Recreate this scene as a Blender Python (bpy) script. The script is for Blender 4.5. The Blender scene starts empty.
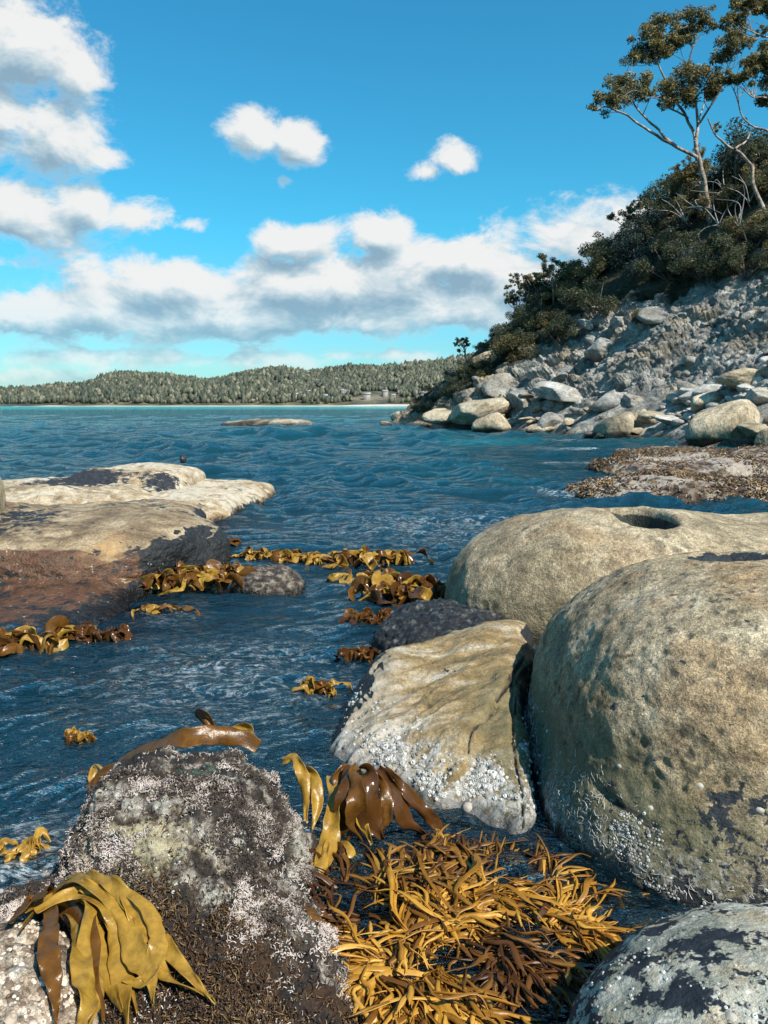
EXPOSURE = 0.56
SKY = 0.098
CLOUD_GAIN = 0.76
import bpy, bmesh, math, random
import numpy as np
from mathutils import Vector, Matrix

R = math.radians
random.seed(7)
scene = bpy.context.scene
col = scene.collection

# ---------------------------------------------------------------- camera geometry
CAM_H, FPX, PITCH = 1.55, 769.0, math.atan(107 / 769)


def at(px, py, z=None, Y=None):
    """The point of the place that the photograph shows at a pixel, at height z or distance Y."""
    u = (px - 384) / FPX
    v = (512 - py) / FPX
    dz = -math.sin(PITCH) + v * math.cos(PITCH)
    dy = math.cos(PITCH) + v * math.sin(PITCH)
    t = (z - CAM_H) / dz if z is not None else Y / dy
    return np.array([u * t, dy * t, CAM_H + dz * t])


# ---------------------------------------------------------------- noise
def _h(ix, iy, iz, seed):
    with np.errstate(over='ignore'):
        h = (ix.astype(np.uint32) * np.uint32(374761393) + iy.astype(np.uint32) * np.uint32(668265263)
             + iz.astype(np.uint32) * np.uint32(2147483647 - 1) * np.uint32(97) + np.uint32(seed) * np.uint32(1274126177))
        h = (h ^ (h >> np.uint32(13))) * np.uint32(1274126177)
        h = (h ^ (h >> np.uint32(15))) * np.uint32(2246822519)
        h = h ^ (h >> np.uint32(16))
    return h.astype(np.float64) / 4294967295.0


def vnoise(P, seed=0):
    """Smooth value noise in about [-1, 1]."""
    F = np.floor(P)
    I = F.astype(np.int64)
    f = P - F
    w = f * f * f * (f * (f * 6 - 15) + 10)
    r = 0
    for dx in (0, 1):
        wx = w[:, 0] if dx else 1 - w[:, 0]
        for dy in (0, 1):
            wy = w[:, 1] if dy else 1 - w[:, 1]
            for dz in (0, 1):
                wz = w[:, 2] if dz else 1 - w[:, 2]
                r = r + wx * wy * wz * _h(I[:, 0] + dx, I[:, 1] + dy, I[:, 2] + dz, seed)
    return r * 2 - 1


_ROT = np.array([[0.0, 0.8, 0.6], [-0.8, 0.36, -0.48], [-0.6, -0.48, 0.64]])


def fbm(P, octaves=5, seed=0, gain=0.5, ridged=False):
    a, tot, r = 1.0, 0.0, 0
    Q = np.array(P, dtype=float)
    for o in range(octaves):
        n = vnoise(Q, seed + o * 17)
        if ridged:
            n = 1 - 2 * np.abs(n)
        r = r + a * n
        tot += a
        a *= gain
        Q = (Q @ _ROT.T) * 2.03 + 11.3
    return r / tot


def voronoi(P, seed=0):
    """F1, F2, cell random triple, vector to the cell's centre."""
    F = np.floor(P).astype(np.int64)
    n = len(P)
    f1 = np.full(n, 9.0)
    f2 = np.full(n, 9.0)
    rid = np.zeros((n, 3))
    vec = np.zeros((n, 3))
    for dx in (-1, 0, 1):
        for dy in (-1, 0, 1):
            for dz in (-1, 0, 1):
                c = F + np.array([dx, dy, dz])
                rr = np.stack([_h(c[:, 0], c[:, 1], c[:, 2], seed + k) for k in (1, 2, 3)], 1)
                d = c + rr - P
                l = np.sqrt((d * d).sum(1))
                near = l < f1
                f2 = np.where(near, f1, np.minimum(f2, l))
                f1 = np.where(near, l, f1)
                rid[near] = rr[near]
                vec[near] = d[near]
    return f1, f2, rid, vec


def sstep(a, b, x):
    t = np.clip((x - a) / (b - a), 0, 1)
    return t * t * (3 - 2 * t)


# ---------------------------------------------------------------- mesh helpers
def tag(o, label=None, cat=None, group=None, kind=None):
    if label: o['label'] = label
    if cat: o['category'] = cat
    if group: o['group'] = group
    if kind: o['kind'] = kind
    return o


def make_mesh(name, V, F, smooth=True, attrs=None, mats=()):
    """V (n,3); F (m,3) or (m,4) array, or a list of such arrays."""
    if not isinstance(F, list):
        F = [F]
    F = [np.asarray(f, dtype=np.int32) for f in F if len(f)]
    me = bpy.data.meshes.new(name)
    me.vertices.add(len(V))
    me.vertices.foreach_set('co', np.asarray(V, dtype=np.float32).ravel())
    nl = sum(f.size for f in F)
    npoly = sum(len(f) for f in F)
    me.loops.add(nl)
    me.loops.foreach_set('vertex_index', np.concatenate([f.ravel() for f in F]))
    me.polygons.add(npoly)
    starts, s = [], 0
    for f in F:
        starts.append(s + np.arange(len(f)) * f.shape[1])
        s += f.size
    me.polygons.foreach_set('loop_start', np.concatenate(starts).astype(np.int32))
    me.update(calc_edges=True)
    me.validate()
    if smooth:
        me.polygons.foreach_set('use_smooth', np.ones(len(me.polygons), dtype=bool))
    for k, a in (attrs or {}).items():
        at_ = me.attributes.new(k, 'FLOAT', 'POINT')
        at_.data.foreach_set('value', np.asarray(a, dtype=np.float32))
    for m in mats:
        me.materials.append(m)
    return me


def link(name, me, loc=(0, 0, 0), parent=None):
    o = bpy.data.objects.new(name, me)
    o.location = loc
    col.objects.link(o)
    if parent is not None:
        o.parent = parent
    return o


def empty(name, loc):
    o = bpy.data.objects.new(name, None)
    o.location = [float(c) for c in loc]
    o.empty_display_size = 0.1
    col.objects.link(o)
    return o


def copy_thing(o, loc, rot=None, scale=None):
    c = o.copy()
    col.objects.link(c)
    c.location = [float(v) for v in loc]
    if rot is not None: c.rotation_euler = rot
    if scale is not None: c.scale = scale
    for ch in o.children:
        d = ch.copy()
        col.objects.link(d)
        d.parent = c
        for g in ch.children:
            e = g.copy()
            col.objects.link(e)
            e.parent = d
    return c


_ICO = {}


def ico(level):
    if level not in _ICO:
        bm = bmesh.new()
        bmesh.ops.create_icosphere(bm, subdivisions=level, radius=1)
        V = np.array([v.co[:] for v in bm.verts])
        V /= np.linalg.norm(V, axis=1)[:, None]
        F = np.array([[v.index for v in f.verts] for f in bm.faces], dtype=np.int32)
        bm.free()
        _ICO[level] = (V, F)
    return _ICO[level]


def sphere_dirs(level):
    """Subdivided sphere without bmesh above level 5 (fast)."""
    if level <= 5:
        return ico(level)
    if level in _ICO:
        return _ICO[level]
    V, F = sphere_dirs(level - 1)
    e = np.concatenate([F[:, [0, 1]], F[:, [1, 2]], F[:, [2, 0]]])
    e.sort(axis=1)
    key = e[:, 0].astype(np.int64) * len(V) + e[:, 1]
    uq, inv = np.unique(key, return_inverse=True)
    a, b = uq // len(V), uq % len(V)
    M = V[a] + V[b]
    M /= np.linalg.norm(M, axis=1)[:, None]
    n = len(F)
    m = inv + len(V)
    m0, m1, m2 = m[:n], m[n:2 * n], m[2 * n:]
    F2 = np.concatenate([np.stack([F[:, 0], m0, m2], 1), np.stack([m0, F[:, 1], m1], 1),
                         np.stack([m2, m1, F[:, 2]], 1), np.stack([m0, m1, m2], 1)]).astype(np.int32)
    _ICO[level] = (np.concatenate([V, M]), F2)
    return _ICO[level]


def vnormals(V, F):
    a, b, c = V[F[:, 0]], V[F[:, 1]], V[F[:, 2]]
    fn = np.cross(b - a, c - a)
    N = np.zeros_like(V)
    for k in range(3):
        for ax in range(3):
            N[:, ax] += np.bincount(F[:, k], fn[:, ax], minlength=len(V))
    N /= np.linalg.norm(N, axis=1)[:, None] + 1e-12
    return N


# signed distance shapes
def rotz(P, a):
    c, s = math.cos(a), math.sin(a)
    return np.stack([P[:, 0] * c + P[:, 1] * s, -P[:, 0] * s + P[:, 1] * c, P[:, 2]], 1)


def superell(P, c, r, n=2.5, rz=0.0):
    Q = rotz(P - np.array(c), rz) / np.array(r)
    k = (np.abs(Q) ** n).sum(1) ** (1 / n)
    return (k - 1) * min(r) * (0.6 + 0.4 * np.clip(k, 0, 2))


def smin(a, b, k):
    h = np.clip(0.5 + 0.5 * (b - a) / k, 0, 1)
    return b + (a - b) * h - k * h * (1 - h)


def smax(a, b, k):
    return -smin(-a, -b, k)


def grow(c, half, sdf, level, iters=44):
    """A closed surface found by walking inward from an ellipsoid round c onto sdf = 0."""
    D, F = sphere_dirs(level)
    c = np.array(c, dtype=float)
    E = D * np.array(half)
    L = np.linalg.norm(E, axis=1)
    dn = E / L[:, None]
    t = L * 1.7
    for i in range(iters):
        d = sdf(c + dn * t[:, None])
        t = np.maximum(t - d * 0.72, 0.01)
    return c + dn * t[:, None], F
# ---------------------------------------------------------------- node helpers
class G:
    def __init__(self, tree):
        self.t = tree
        tree.nodes.clear()

    def n(self, typ, ins=None, **props):
        nd = self.t.nodes.new(typ)
        for k, v in props.items():
            setattr(nd, k, v)
        for k, v in (ins or {}).items():
            self.put(nd.inputs[k], v)
        return nd

    def put(self, sock, v):
        if isinstance(v, bpy.types.NodeSocket):
            self.t.links.new(v, sock)
        elif v is not None:
            if isinstance(v, (tuple, list)) and len(v) == 3 and sock.type == 'RGBA':
                v = (*v, 1)
            sock.default_value = v

    def m(self, op, a, b=None, c=None, clamp=False):
        nd = self.n('ShaderNodeMath', operation=op, use_clamp=clamp)
        for i, v in enumerate((a, b, c)):
            if v is not None:
                self.put(nd.inputs[i], v)
        return nd.outputs[0]

    def vm(self, op, a, b=None, out=0):
        nd = self.n('ShaderNodeVectorMath', operation=op)
        self.put(nd.inputs[0], a)
        if b is not None:
            self.put(nd.inputs[3 if op == 'SCALE' else 1], b)
        return nd.outputs[out]

    def noise(self, vec, scale, detail=4, rough=0.55, dist=0.0, out='Fac', lac=2.0):
        return self.n('ShaderNodeTexNoise', {'Vector': vec, 'Scale': scale, 'Detail': detail, 'Roughness': rough,
                                             'Distortion': dist, 'Lacunarity': lac}).outputs[out]

    def voro(self, vec, scale, feature='F1', out='Distance', rnd=1.0):
        return self.n('ShaderNodeTexVoronoi', {'Vector': vec, 'Scale': scale, 'Randomness': rnd}, feature=feature).outputs[out]

    def ramp(self, fac, stops, interp='LINEAR'):
        nd = self.n('ShaderNodeValToRGB', {'Fac': fac})
        cr = nd.color_ramp
        cr.interpolation = interp
        while len(cr.elements) < len(stops):
            cr.elements.new(0.5)
        for e, (p, c) in zip(cr.elements, stops):
            e.position = p
            e.color = (*c, 1) if len(c) == 3 else c
        return nd.outputs[0]

    def step(self, x, a, b):
        return self.n('ShaderNodeMapRange', {'Value': x, 'From Min': a, 'From Max': b}, interpolation_type='SMOOTHSTEP').outputs[0]

    def mapr(self, x, a, b, c, d):
        return self.n('ShaderNodeMapRange', {'Value': x, 'From Min': a, 'From Max': b, 'To Min': c, 'To Max': d}).outputs[0]

    def mix(self, fac, a, b, blend='MIX'):
        nd = self.n('ShaderNodeMix', data_type='RGBA', blend_type=blend)
        self.put(nd.inputs[0], fac)
        self.put(nd.inputs[6], a)
        self.put(nd.inputs[7], b)
        return nd.outputs[2]

    def fmix(self, fac, a, b):
        nd = self.n('ShaderNodeMix', data_type='FLOAT')
        self.put(nd.inputs[0], fac)
        self.put(nd.inputs[2], a)
        self.put(nd.inputs[3], b)
        return nd.outputs[0]

    def attr(self, name, out='Fac'):
        return self.n('ShaderNodeAttribute', attribute_name=name).outputs[out]

    def bump(self, h, strength, dist, normal=None):
        return self.n('ShaderNodeBump', {'Height': h, 'Strength': strength, 'Distance': dist, 'Normal': normal}).outputs[0]

    def rnd(self):
        return self.n('ShaderNodeNewGeometry').outputs['Random Per Island']


def new_mat(name):
    m = bpy.data.materials.new(name)
    m.use_nodes = True
    return m, G(m.node_tree)


def srgb(r, g, b):
    f = lambda c: (c / 255) / 12.92 if c <= 10 else ((c / 255 + 0.055) / 1.055) ** 2.4
    return (f(r), f(g), f(b))


def rock_mat(name, base, scale=2.0, grain=60.0, layers=(), wet=None, bumps=(), pits=None, rough=0.85, stretch=None,
             speck=0.35, broad=None, objrand=0.0):
    """Weathered stone: mottled base, fine grain, growth layers steered by mesh masks, a wet band by the waterline."""
    m, g = new_mat(name)
    tc = g.n('ShaderNodeTexCoord').outputs['Object']
    if objrand:
        r = g.n('ShaderNodeObjectInfo').outputs['Random']
        tc = g.vm('ADD', tc, g.n('ShaderNodeCombineXYZ', {0: g.m('MULTIPLY', r, 31.0), 1: g.m('MULTIPLY', r, 17.0), 2: 0.0}).outputs[0])
    v = tc
    if stretch:
        v = g.n('ShaderNodeMapping', {'Vector': tc, 'Rotation': stretch[0], 'Scale': stretch[1]}).outputs[0]
    n1 = g.noise(v, scale, 6, 0.6, 0.4)
    c = g.ramp(g.step(n1, 0.25, 0.75), base)
    if broad:
        c = g.mix(g.m('MULTIPLY', g.step(g.noise(v, scale * broad[1], 4, 0.6), 0.45, 0.62), broad[2]), c, broad[0])
    if objrand:
        c = g.mix(1.0, c, g.ramp(r, [(0, (1 - objrand,) * 3), (1, (1 + objrand * .6,) * 3)]), 'MULTIPLY')
    gr = g.noise(tc, grain, 3, 0.7)
    gr2 = g.noise(tc, grain * 0.22, 4, 0.65)
    c = g.mix(1.0, c, g.ramp(gr, [(0.3, (1 - speck,) * 3), (0.7, (1 + speck * 0.7,) * 3)]), 'MULTIPLY')
    c = g.mix(1.0, c, g.ramp(gr2, [(0.3, (1 - speck,) * 3), (0.7, (1 + speck * 0.7,) * 3)]), 'MULTIPLY')
    c = g.mix(1.0, c, g.ramp(g.noise(tc, grain * 3.1, 2, 0.75), [(0.32, (1 - speck * 1.25,) * 3), (0.5, (1, 1, 1)), (0.68, (1 + speck * .9,) * 3)]), 'MULTIPLY')
    rg = rough
    h_extra = []
    if pits:
        psc, pcol, pamt, pdens = pits
        d = g.voro(g.vm('ADD', tc, g.vm('SCALE', g.noise(tc, psc * 1.5, 2, 0.5, out='Color'), 0.5 / psc)), psc)
        gate = g.step(g.noise(tc, psc * 0.23, 2, 0.5), pdens, pdens + 0.12)
        pf = g.m('MULTIPLY', g.m('SUBTRACT', 1.0, g.step(d, 0.12, 0.42)), gate)
        c = g.mix(g.m('MULTIPLY', pf, pamt), c, pcol)
        h_extra.append((g.m('MULTIPLY', pf, -1.0), 0.5, 0.4 / psc))
    for L in layers:
        a = g.attr(L['attr']) if 'attr' in L else L.get('level', 0.5)
        nz = g.noise(v if L.get('follow') else tc, L['scale'], L.get('detail', 4), L.get('nrough', 0.65), L.get('dist', 0.0))
        if L.get('cells'):
            vr = g.voro(tc, L['cells'])
            nz = g.m('ADD', g.m('MULTIPLY', nz, 0.5), g.m('MULTIPLY', g.m('SUBTRACT', 1.0, vr), 0.5))
        x = g.m('ADD', a, g.m('MULTIPLY', g.m('SUBTRACT', nz, 0.5), L.get('weight', 2.0)))
        e = L.get('edge', 0.08)
        f = g.m('MULTIPLY', g.step(x, 0.5 - e, 0.5 + e), L.get('amt', 1.0))
        if len(L['col']) == 2:
            cc = g.ramp(g.noise(tc, L['scale'] * 2.6, 4, 0.75), [(0.35, L['col'][0]), (0.65, L['col'][1])])
        else:
            cc = L['col']
        c = g.mix(f, c, cc)
        if 'rough' in L:
            rg = g.fmix(f, rg, L['rough'])
        if L.get('raise'):
            h_extra.append((f, 0.8, L['raise']))
    if wet:
        z = g.n('ShaderNodeSeparateXYZ', {0: g.n('ShaderNodeNewGeometry').outputs['Position']}).outputs['Z']
        zz = g.m('ADD', z, g.m('MULTIPLY', g.m('SUBTRACT', g.noise(tc, 4.0 if len(wet) < 4 else wet[3], 4, 0.6), 0.5), wet[1] * 1.6))
        wf = g.m('SUBTRACT', 1.0, g.step(zz, wet[0] - wet[1] * 0.4, wet[0] + wet[1] * 0.4))
        c = g.mix(wf, c, g.mix(1.0, c, wet[2], 'MULTIPLY'))
        rg = g.fmix(wf, rg, 0.22)
    nrm = None
    for h, s, d in h_extra:
        nrm = g.bump(h, s, d, nrm)
    for b in bumps:
        sc, s, d = b[:3]
        hh = g.noise(v if len(b) > 3 else tc, sc, 6, 0.65)
        nrm = g.bump(hh, s, d, nrm)
    bs = g.n('ShaderNodeBsdfPrincipled', {'Base Color': c, 'Roughness': rg, 'Normal': nrm})
    bs.inputs['Specular IOR Level'].default_value = 0.35
    g.n('ShaderNodeOutputMaterial', {'Surface': bs.outputs[0]})
    return m


def weed_mat(name, stops, rough=0.25, trans=0.35, spot=0.3, per_island=True, streak=30.0, bump=0.3):
    """Leathery seaweed: shiny, slightly see-through, colour varying from blade to blade."""
    m, g = new_mat(name)
    tc = g.n('ShaderNodeTexCoord').outputs['Object']
    n = g.noise(tc, 9.0, 4, 0.6)
    f = g.m('ADD', g.m('MULTIPLY', g.rnd(), 0.75), g.m('MULTIPLY', n, 0.35)) if per_island else g.step(n, 0.3, 0.7)
    c = g.ramp(f, stops)
    c = g.mix(spot, c, g.ramp(g.noise(tc, streak, 3, 0.6), [(0.3, (0.35, 0.3, 0.25)), (0.7, (1.25, 1.2, 1.1))]), 'MULTIPLY')
    nrm = g.bump(g.noise(tc, streak * 2, 3, 0.6), bump, 0.004)
    bs = g.n('ShaderNodeBsdfPrincipled', {'Base Color': c, 'Roughness': rough, 'Normal': nrm})
    tr = g.n('ShaderNodeBsdfTranslucent', {'Color': g.mix(1.0, c, (1.3, 1.0, 0.6), 'MULTIPLY'), 'Normal': nrm})
    mx = g.n('ShaderNodeMixShader', {0: trans, 1: bs.outputs[0], 2: tr.outputs[0]})
    g.n('ShaderNodeOutputMaterial', {'Surface': mx.outputs[0]})
    return m


def leaf_mat(name, stops, trans=0.42, rough=0.55):
    m, g = new_mat(name)
    c = g.ramp(g.rnd(), stops)
    pos = g.n('ShaderNodeTexCoord').outputs['Object']
    c = g.mix(0.6, c, g.ramp(g.noise(pos, 0.9, 3, 0.6), [(0.35, (0.55, 0.55, 0.55)), (0.65, (1.4, 1.35, 1.2))]), 'MULTIPLY')
    bs = g.n('ShaderNodeBsdfPrincipled', {'Base Color': c, 'Roughness': rough})
    bs.inputs['Specular IOR Level'].default_value = 0.3
    tr = g.n('ShaderNodeBsdfTranslucent', {'Color': c})
    mx = g.n('ShaderNodeMixShader', {0: trans, 1: bs.outputs[0], 2: tr.outputs[0]})
    g.n('ShaderNodeOutputMaterial', {'Surface': mx.outputs[0]})
    return m


def plain_mat(name, stops, scale=6.0, rough=0.7, island=False, bump=0.0):
    m, g = new_mat(name)
    tc = g.n('ShaderNodeTexCoord').outputs['Object']
    f = g.rnd() if island is True else g.step(g.noise(tc, scale, 5, 0.65), 0.25, 0.75)
    if island == 'patch':                         # patches of one tone, each piece a little off it
        f = g.m('ADD', g.m('MULTIPLY', f, 0.72), g.m('MULTIPLY', g.rnd(), 0.28))
    c = g.ramp(f, stops)
    nrm = g.bump(g.noise(tc, scale * 3, 4, 0.6), bump, 0.3 / scale) if bump else None
    bs = g.n('ShaderNodeBsdfPrincipled', {'Base Color': c, 'Roughness': rough, 'Normal': nrm})
    g.n('ShaderNodeOutputMaterial', {'Surface': bs.outputs[0]})
    return m
# ---------------------------------------------------------------- camera, sun, sky
cam = bpy.data.objects.new('camera', bpy.data.cameras.new('camera'))
col.objects.link(cam)
cam.location = (0, 0, CAM_H)
cam.rotation_euler = (R(90) - PITCH, 0, 0)
cam.data.sensor_fit = 'VERTICAL'
cam.data.sensor_height = 36
cam.data.lens = 36 * FPX / 1024
cam.data.clip_start = 0.05
cam.data.clip_end = 9000
scene.camera = cam

SUN_AZ, SUN_EL = R(141), R(47)          # azimuth clockwise from +Y (north)
sd = bpy.data.lights.new('sun', 'SUN')
sd.energy = 5.0
sd.angle = R(0.53)
sd.color = (1.0, 0.93, 0.82)
so = bpy.data.objects.new('sun', sd)
col.objects.link(so)
sdir = Vector((math.sin(SUN_AZ) * math.cos(SUN_EL), math.cos(SUN_AZ) * math.cos(SUN_EL), math.sin(SUN_EL)))
so.rotation_euler = sdir.to_track_quat('Z', 'Y').to_euler()
so.location = (30, -20, 60)

scene.view_settings.view_transform = 'Standard'
scene.view_settings.look = 'None'
scene.view_settings.exposure = EXPOSURE
scene.view_settings.gamma = 1
try:
    scene.cycles.max_bounces = 6
    scene.cycles.transparent_max_bounces = 12
    scene.cycles.caustics_reflective = False
    scene.cycles.caustics_refractive = False
    scene.cycles.sample_clamp_indirect = 4
    scene.cycles.sample_clamp_direct = 5
except Exception:
    pass

w = bpy.data.worlds.new('World')
scene.world = w
w.use_nodes = True
g = G(w.node_tree)
sky = g.n('ShaderNodeTexSky', sky_type='NISHITA', sun_disc=False)
sky.sun_elevation = SUN_EL
sky.sun_rotation = SUN_AZ
sky.air_density = 1.0
sky.dust_density = 0.6
sky.ozone_density = 2.0
d = g.n('ShaderNodeTexCoord').outputs['Generated']
sx = g.n('ShaderNodeSeparateXYZ', {0: d})
az = g.m('ARCTAN2', sx.outputs[0], sx.outputs[1])
el = g.m('ARCSINE', sx.outputs[2])
skyc = g.mix(1.0, sky.outputs[0], (0.40, 1.32, 1.26), 'MULTIPLY')
# clear air low over the sea turns from deep blue to cyan
skyc = g.mix(1.0, skyc, g.ramp(g.mapr(el, 0.0, 0.6, 0, 1), [(0.0, (1.30, 0.66, 0.76)), (0.12, (1.10, 0.68, 0.80)), (0.35, (0.66, 0.82, 0.92)), (0.75, (0.60, 0.80, 0.95)), (1.0, (0.6, 0.8, 1.0))]), 'MULTIPLY')
pv = g.n('ShaderNodeCombineXYZ', {0: az, 1: el, 2: 0.0}).outputs[0]
CLOUDS = [  # px, py, half width, half height, tilt, weight
    (14, 44, 78, 50, -8, 1.1), (62, 66, 44, 34, -40, .9), (20, 125, 100, 46, -12, 1.0), (85, 150, 46, 18, -20, .8),
    (277, 140, 52, 26, -14, 1.0), (240, 134, 24, 9, -10, .7), (283, 182, 18, 10, 0, .6),
    (455, 160, 32, 19, 10, 1.0), (428, 172, 26, 13, 0, .8),
    (14, 212, 66, 32, -10, .9), (112, 208, 58, 22, -12, 1.0), (190, 226, 28, 11, -10, .6), (8, 262, 60, 14, 0, .4),
    (300, 243, 62, 26, 0, 1.1), (385, 235, 44, 30, 0, 1.0), (455, 262, 130, 34, 0, 1.0), (570, 240, 110, 40, 8, 1.1), (660, 250, 120, 50, 0, 1.0),
    (175, 285, 130, 34, 0, 1.1), (330, 288, 210, 40, 0, 1.15), (560, 285, 150, 46, 0, 1.15), (60, 312, 190, 34, 0, 1.1), (280, 314, 270, 30, 0, 1.1), (460, 312, 200, 28, 0, .9),
    (150, 358, 260, 13, 0, .55), (390, 356, 160, 10, 0, .55), (40, 376, 160, 9, 0, .45)]


def cloud_field(p, det):
    M = None
    for (px, py, a, b, rot, wt) in CLOUDS:
        parts = [(px, py, a, b)]
        if abs(rot) > 11:                     # a tilted cloud is two overlapping puffs
            dx, dy = a * .42 * math.cos(R(rot)), -a * .42 * math.sin(R(rot))
            parts = [(px - dx, py - dy, a * .68, b), (px + dx, py + dy, a * .68, b)]
        for (x, y, aa, bb) in parts:
            q = at(x, y, Y=1000) - np.array([0, 0, CAM_H])
            q /= np.linalg.norm(q)
            ax, ay = 760 / aa, 760 / bb
            md = g.n('ShaderNodeVectorMath', {0: p, 1: (ax, ay, 0), 2: (-ax * math.atan2(q[0], q[1]), -ay * math.asin(q[2]), 0)}, operation='MULTIPLY_ADD').outputs[0]
            v = g.m('MULTIPLY_ADD', g.vm('LENGTH', md, out=1), -wt, wt)
            M = v if M is None else g.n('ShaderNodeMath', {0: M, 1: v, 2: 0.25}, operation='SMOOTH_MAX').outputs[0]
    # scattered cumulus elsewhere round the sky, outside the photographed part
    side = g.step(g.m('ABSOLUTE', az), 0.75, 1.3)
    high = g.step(el, 0.95, 1.1)
    ps = g.n('ShaderNodeMapping', {'Vector': p, 'Scale': (1.0, 2.0, 1)}).outputs[0]
    oth = g.m('SUBTRACT', g.m('MULTIPLY', g.noise(ps, 3.1, 2, 0.5), 2.6), 1.45)
    M = g.fmix(g.m('MAXIMUM', side, high), M, oth)
    pn = g.n('ShaderNodeMapping', {'Vector': p, 'Scale': (1.0, 1.5, 1)}).outputs[0]
    n = g.noise(pn, 12.0, det, 0.65, 0.3)
    n2 = g.noise(pn, 5.5, 1, 0.5)
    return g.m('ADD', g.m('ADD', M, g.m('MULTIPLY', g.m('SUBTRACT', n, 0.52), 1.9)), g.m('MULTIPLY', g.m('SUBTRACT', n2, 0.5), 0.8))


den = cloud_field(pv, 6)
den2 = cloud_field(g.vm('ADD', pv, (0.012, 0.026, 0)), 4)
alpha = g.m('MULTIPLY', g.step(den, 0.04, 0.50), 0.97)
lit = g.step(g.m('SUBTRACT', g.m('MULTIPLY', den, 0.55), g.m('MULTIPLY', den2, 1.0)), -0.74, 0.12)
lit = g.m('MAXIMUM', lit, g.m('MULTIPLY', g.m('SUBTRACT', 1.0, alpha), 0.8))
cc = g.ramp(lit, [(0.0, srgb(146, 178, 200)), (0.45, srgb(188, 211, 223)), (0.8, srgb(224, 235, 240)), (1.0, srgb(252, 252, 250))])
cc = g.vm('SCALE', cc, 8.4 * CLOUD_GAIN)
# thin the cloud body towards its rim, and let low far clouds take the colour of the air
low = g.m('MULTIPLY', g.m('SUBTRACT', 1.0, g.step(el, 0.0, 0.16)), 0.45)
cc = g.mix(low, cc, skyc)
final = g.mix(alpha, skyc, cc)
bg = g.n('ShaderNodeBackground', {'Color': final, 'Strength': SKY})
g.n('ShaderNodeOutputWorld', {'Surface': bg.outputs[0]})

# ---------------------------------------------------------------- water
th = np.concatenate([np.linspace(-math.pi, -R(42), 90, endpoint=False), np.linspace(-R(42), R(42), 620),
                     np.linspace(R(42), math.pi, 91)[1:]])
rr = np.concatenate([np.geomspace(0.45, 2.0, 160, endpoint=False), np.geomspace(2.0, 9, 620, endpoint=False), np.geomspace(9, 60, 560, endpoint=False), np.geomspace(60, 3600, 200)])
TH, RR = np.meshgrid(th, rr)
X0, Y0 = (RR * np.sin(TH)).ravel(), (RR * np.cos(TH)).ravel()
dr = np.gradient(rr)
SP = np.repeat(dr, len(th)) + RR.ravel() * 0.0022
rng = np.random.default_rng(5)
P0 = np.stack([X0, Y0, np.zeros_like(X0)], 1)
wx = vnoise(P0 * 0.35, 3) * 0.55
wy = vnoise(P0 * 0.35 + 40, 4) * 0.55
amod = 0.75 + 0.45 * vnoise(P0 * 0.22, 8) + 0.3 * vnoise(P0 * 0.9, 9)
Z = np.zeros_like(X0)
DX = np.zeros_like(X0)
DY = np.zeros_like(X0)
near = sstep(3.0, 14.0, np.hypot(X0, Y0))
far = sstep(12.0, 40.0, np.hypot(X0, Y0))
for i in range(72):
    lam = 0.055 * (200.0 ** (i / 71.0))
    ang = R(205) + rng.normal(0, 0.55 if lam > .4 else .9)           # running in from the far right
    k = 2 * math.pi / lam
    kx, ky = k * math.sin(ang), k * math.cos(ang)
    ph = kx * (X0 + wx) + ky * (Y0 + wy) + rng.uniform(0, 6.28)
    A = lam * 0.0125 * float(np.interp(lam, [0.05, 0.2, 0.4, 0.9, 1.5, 2.4, 6.0], [1.25, 1.25, 1.25, 1.3, 1.0, 0.55, 0.35])) * rng.uniform(0.5, 1.3) * sstep(2.0, 4.5, lam / SP)
    if lam > 0.9:
        A = A * (0.30 + 0.70 * near)
    if lam > 2.0:
        A = A * (0.7 + 0.9 * far)
    A = A * amod
    Z += A * np.cos(ph)
    DX -= A * math.sin(ang) * np.sin(ph) * 0.55
    DY -= A * math.cos(ang) * np.sin(ph) * 0.55
WV = np.stack([X0 + DX, Y0 + DY, Z], 1)
nr, nt = len(rr), len(th)
ii = (np.arange(nr - 1)[:, None] * nt + np.arange(nt - 1)[None, :]).ravel()
WF = np.stack([ii, ii + 1, ii + nt + 1, ii + nt], 1)


def blob(cx, cy, ax, ay, rot=0.0):
    c, s = math.cos(rot), math.sin(rot)
    u = ((X0 - cx) * c + (Y0 - cy) * s) / ax
    v = (-(X0 - cx) * s + (Y0 - cy) * c) / ay
    return np.exp(-(u * u + v * v))


clear = np.maximum.reduce([1.25 * blob(0.25, 2.15, 0.62, 0.62), 0.9 * blob(-0.35, 1.7, 0.7, 0.45), 0.8 * blob(-1.9, 5.6, 0.5, 1.0, 0.3),
                           0.55 * blob(-1.4, 2.1, 0.35, 0.5), 0.7 * blob(-2.2, 9.6, 0.6, 0.9), 0.5 * blob(9.0, 21, 4.0, 4.0)])
foam = np.maximum.reduce([0.95 * blob(3.7, 13.6, 1.0, 0.9), 0.8 * blob(6.0, 21, 2.2, 1.2), 0.75 * blob(9, 26, 4.5, 0.9, -0.3), 0.55 * blob(7.5, 34, 3.5, 1.0, -0.9),
                          0.34 * blob(-1.55, 5.6, 0.35, 0.7, 0.2), 0.3 * blob(-0.35, 6.6, 0.9, 0.5), 0.38 * blob(-0.9, 4.3, 1.1, 1.1), 0.5 * blob(-1.35, 2.25, 0.5, 0.6),
                          0.4 * blob(0.9, 10, 2.6, 2.2), 0.85 * blob(0.5, 60, 1.6, 0.8), 0.7 * blob(4.5, 50, 2.5, 0.8, -.6)])
m, g = new_mat('sea_water')
pos = g.n('ShaderNodeNewGeometry').outputs['Position']
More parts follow.
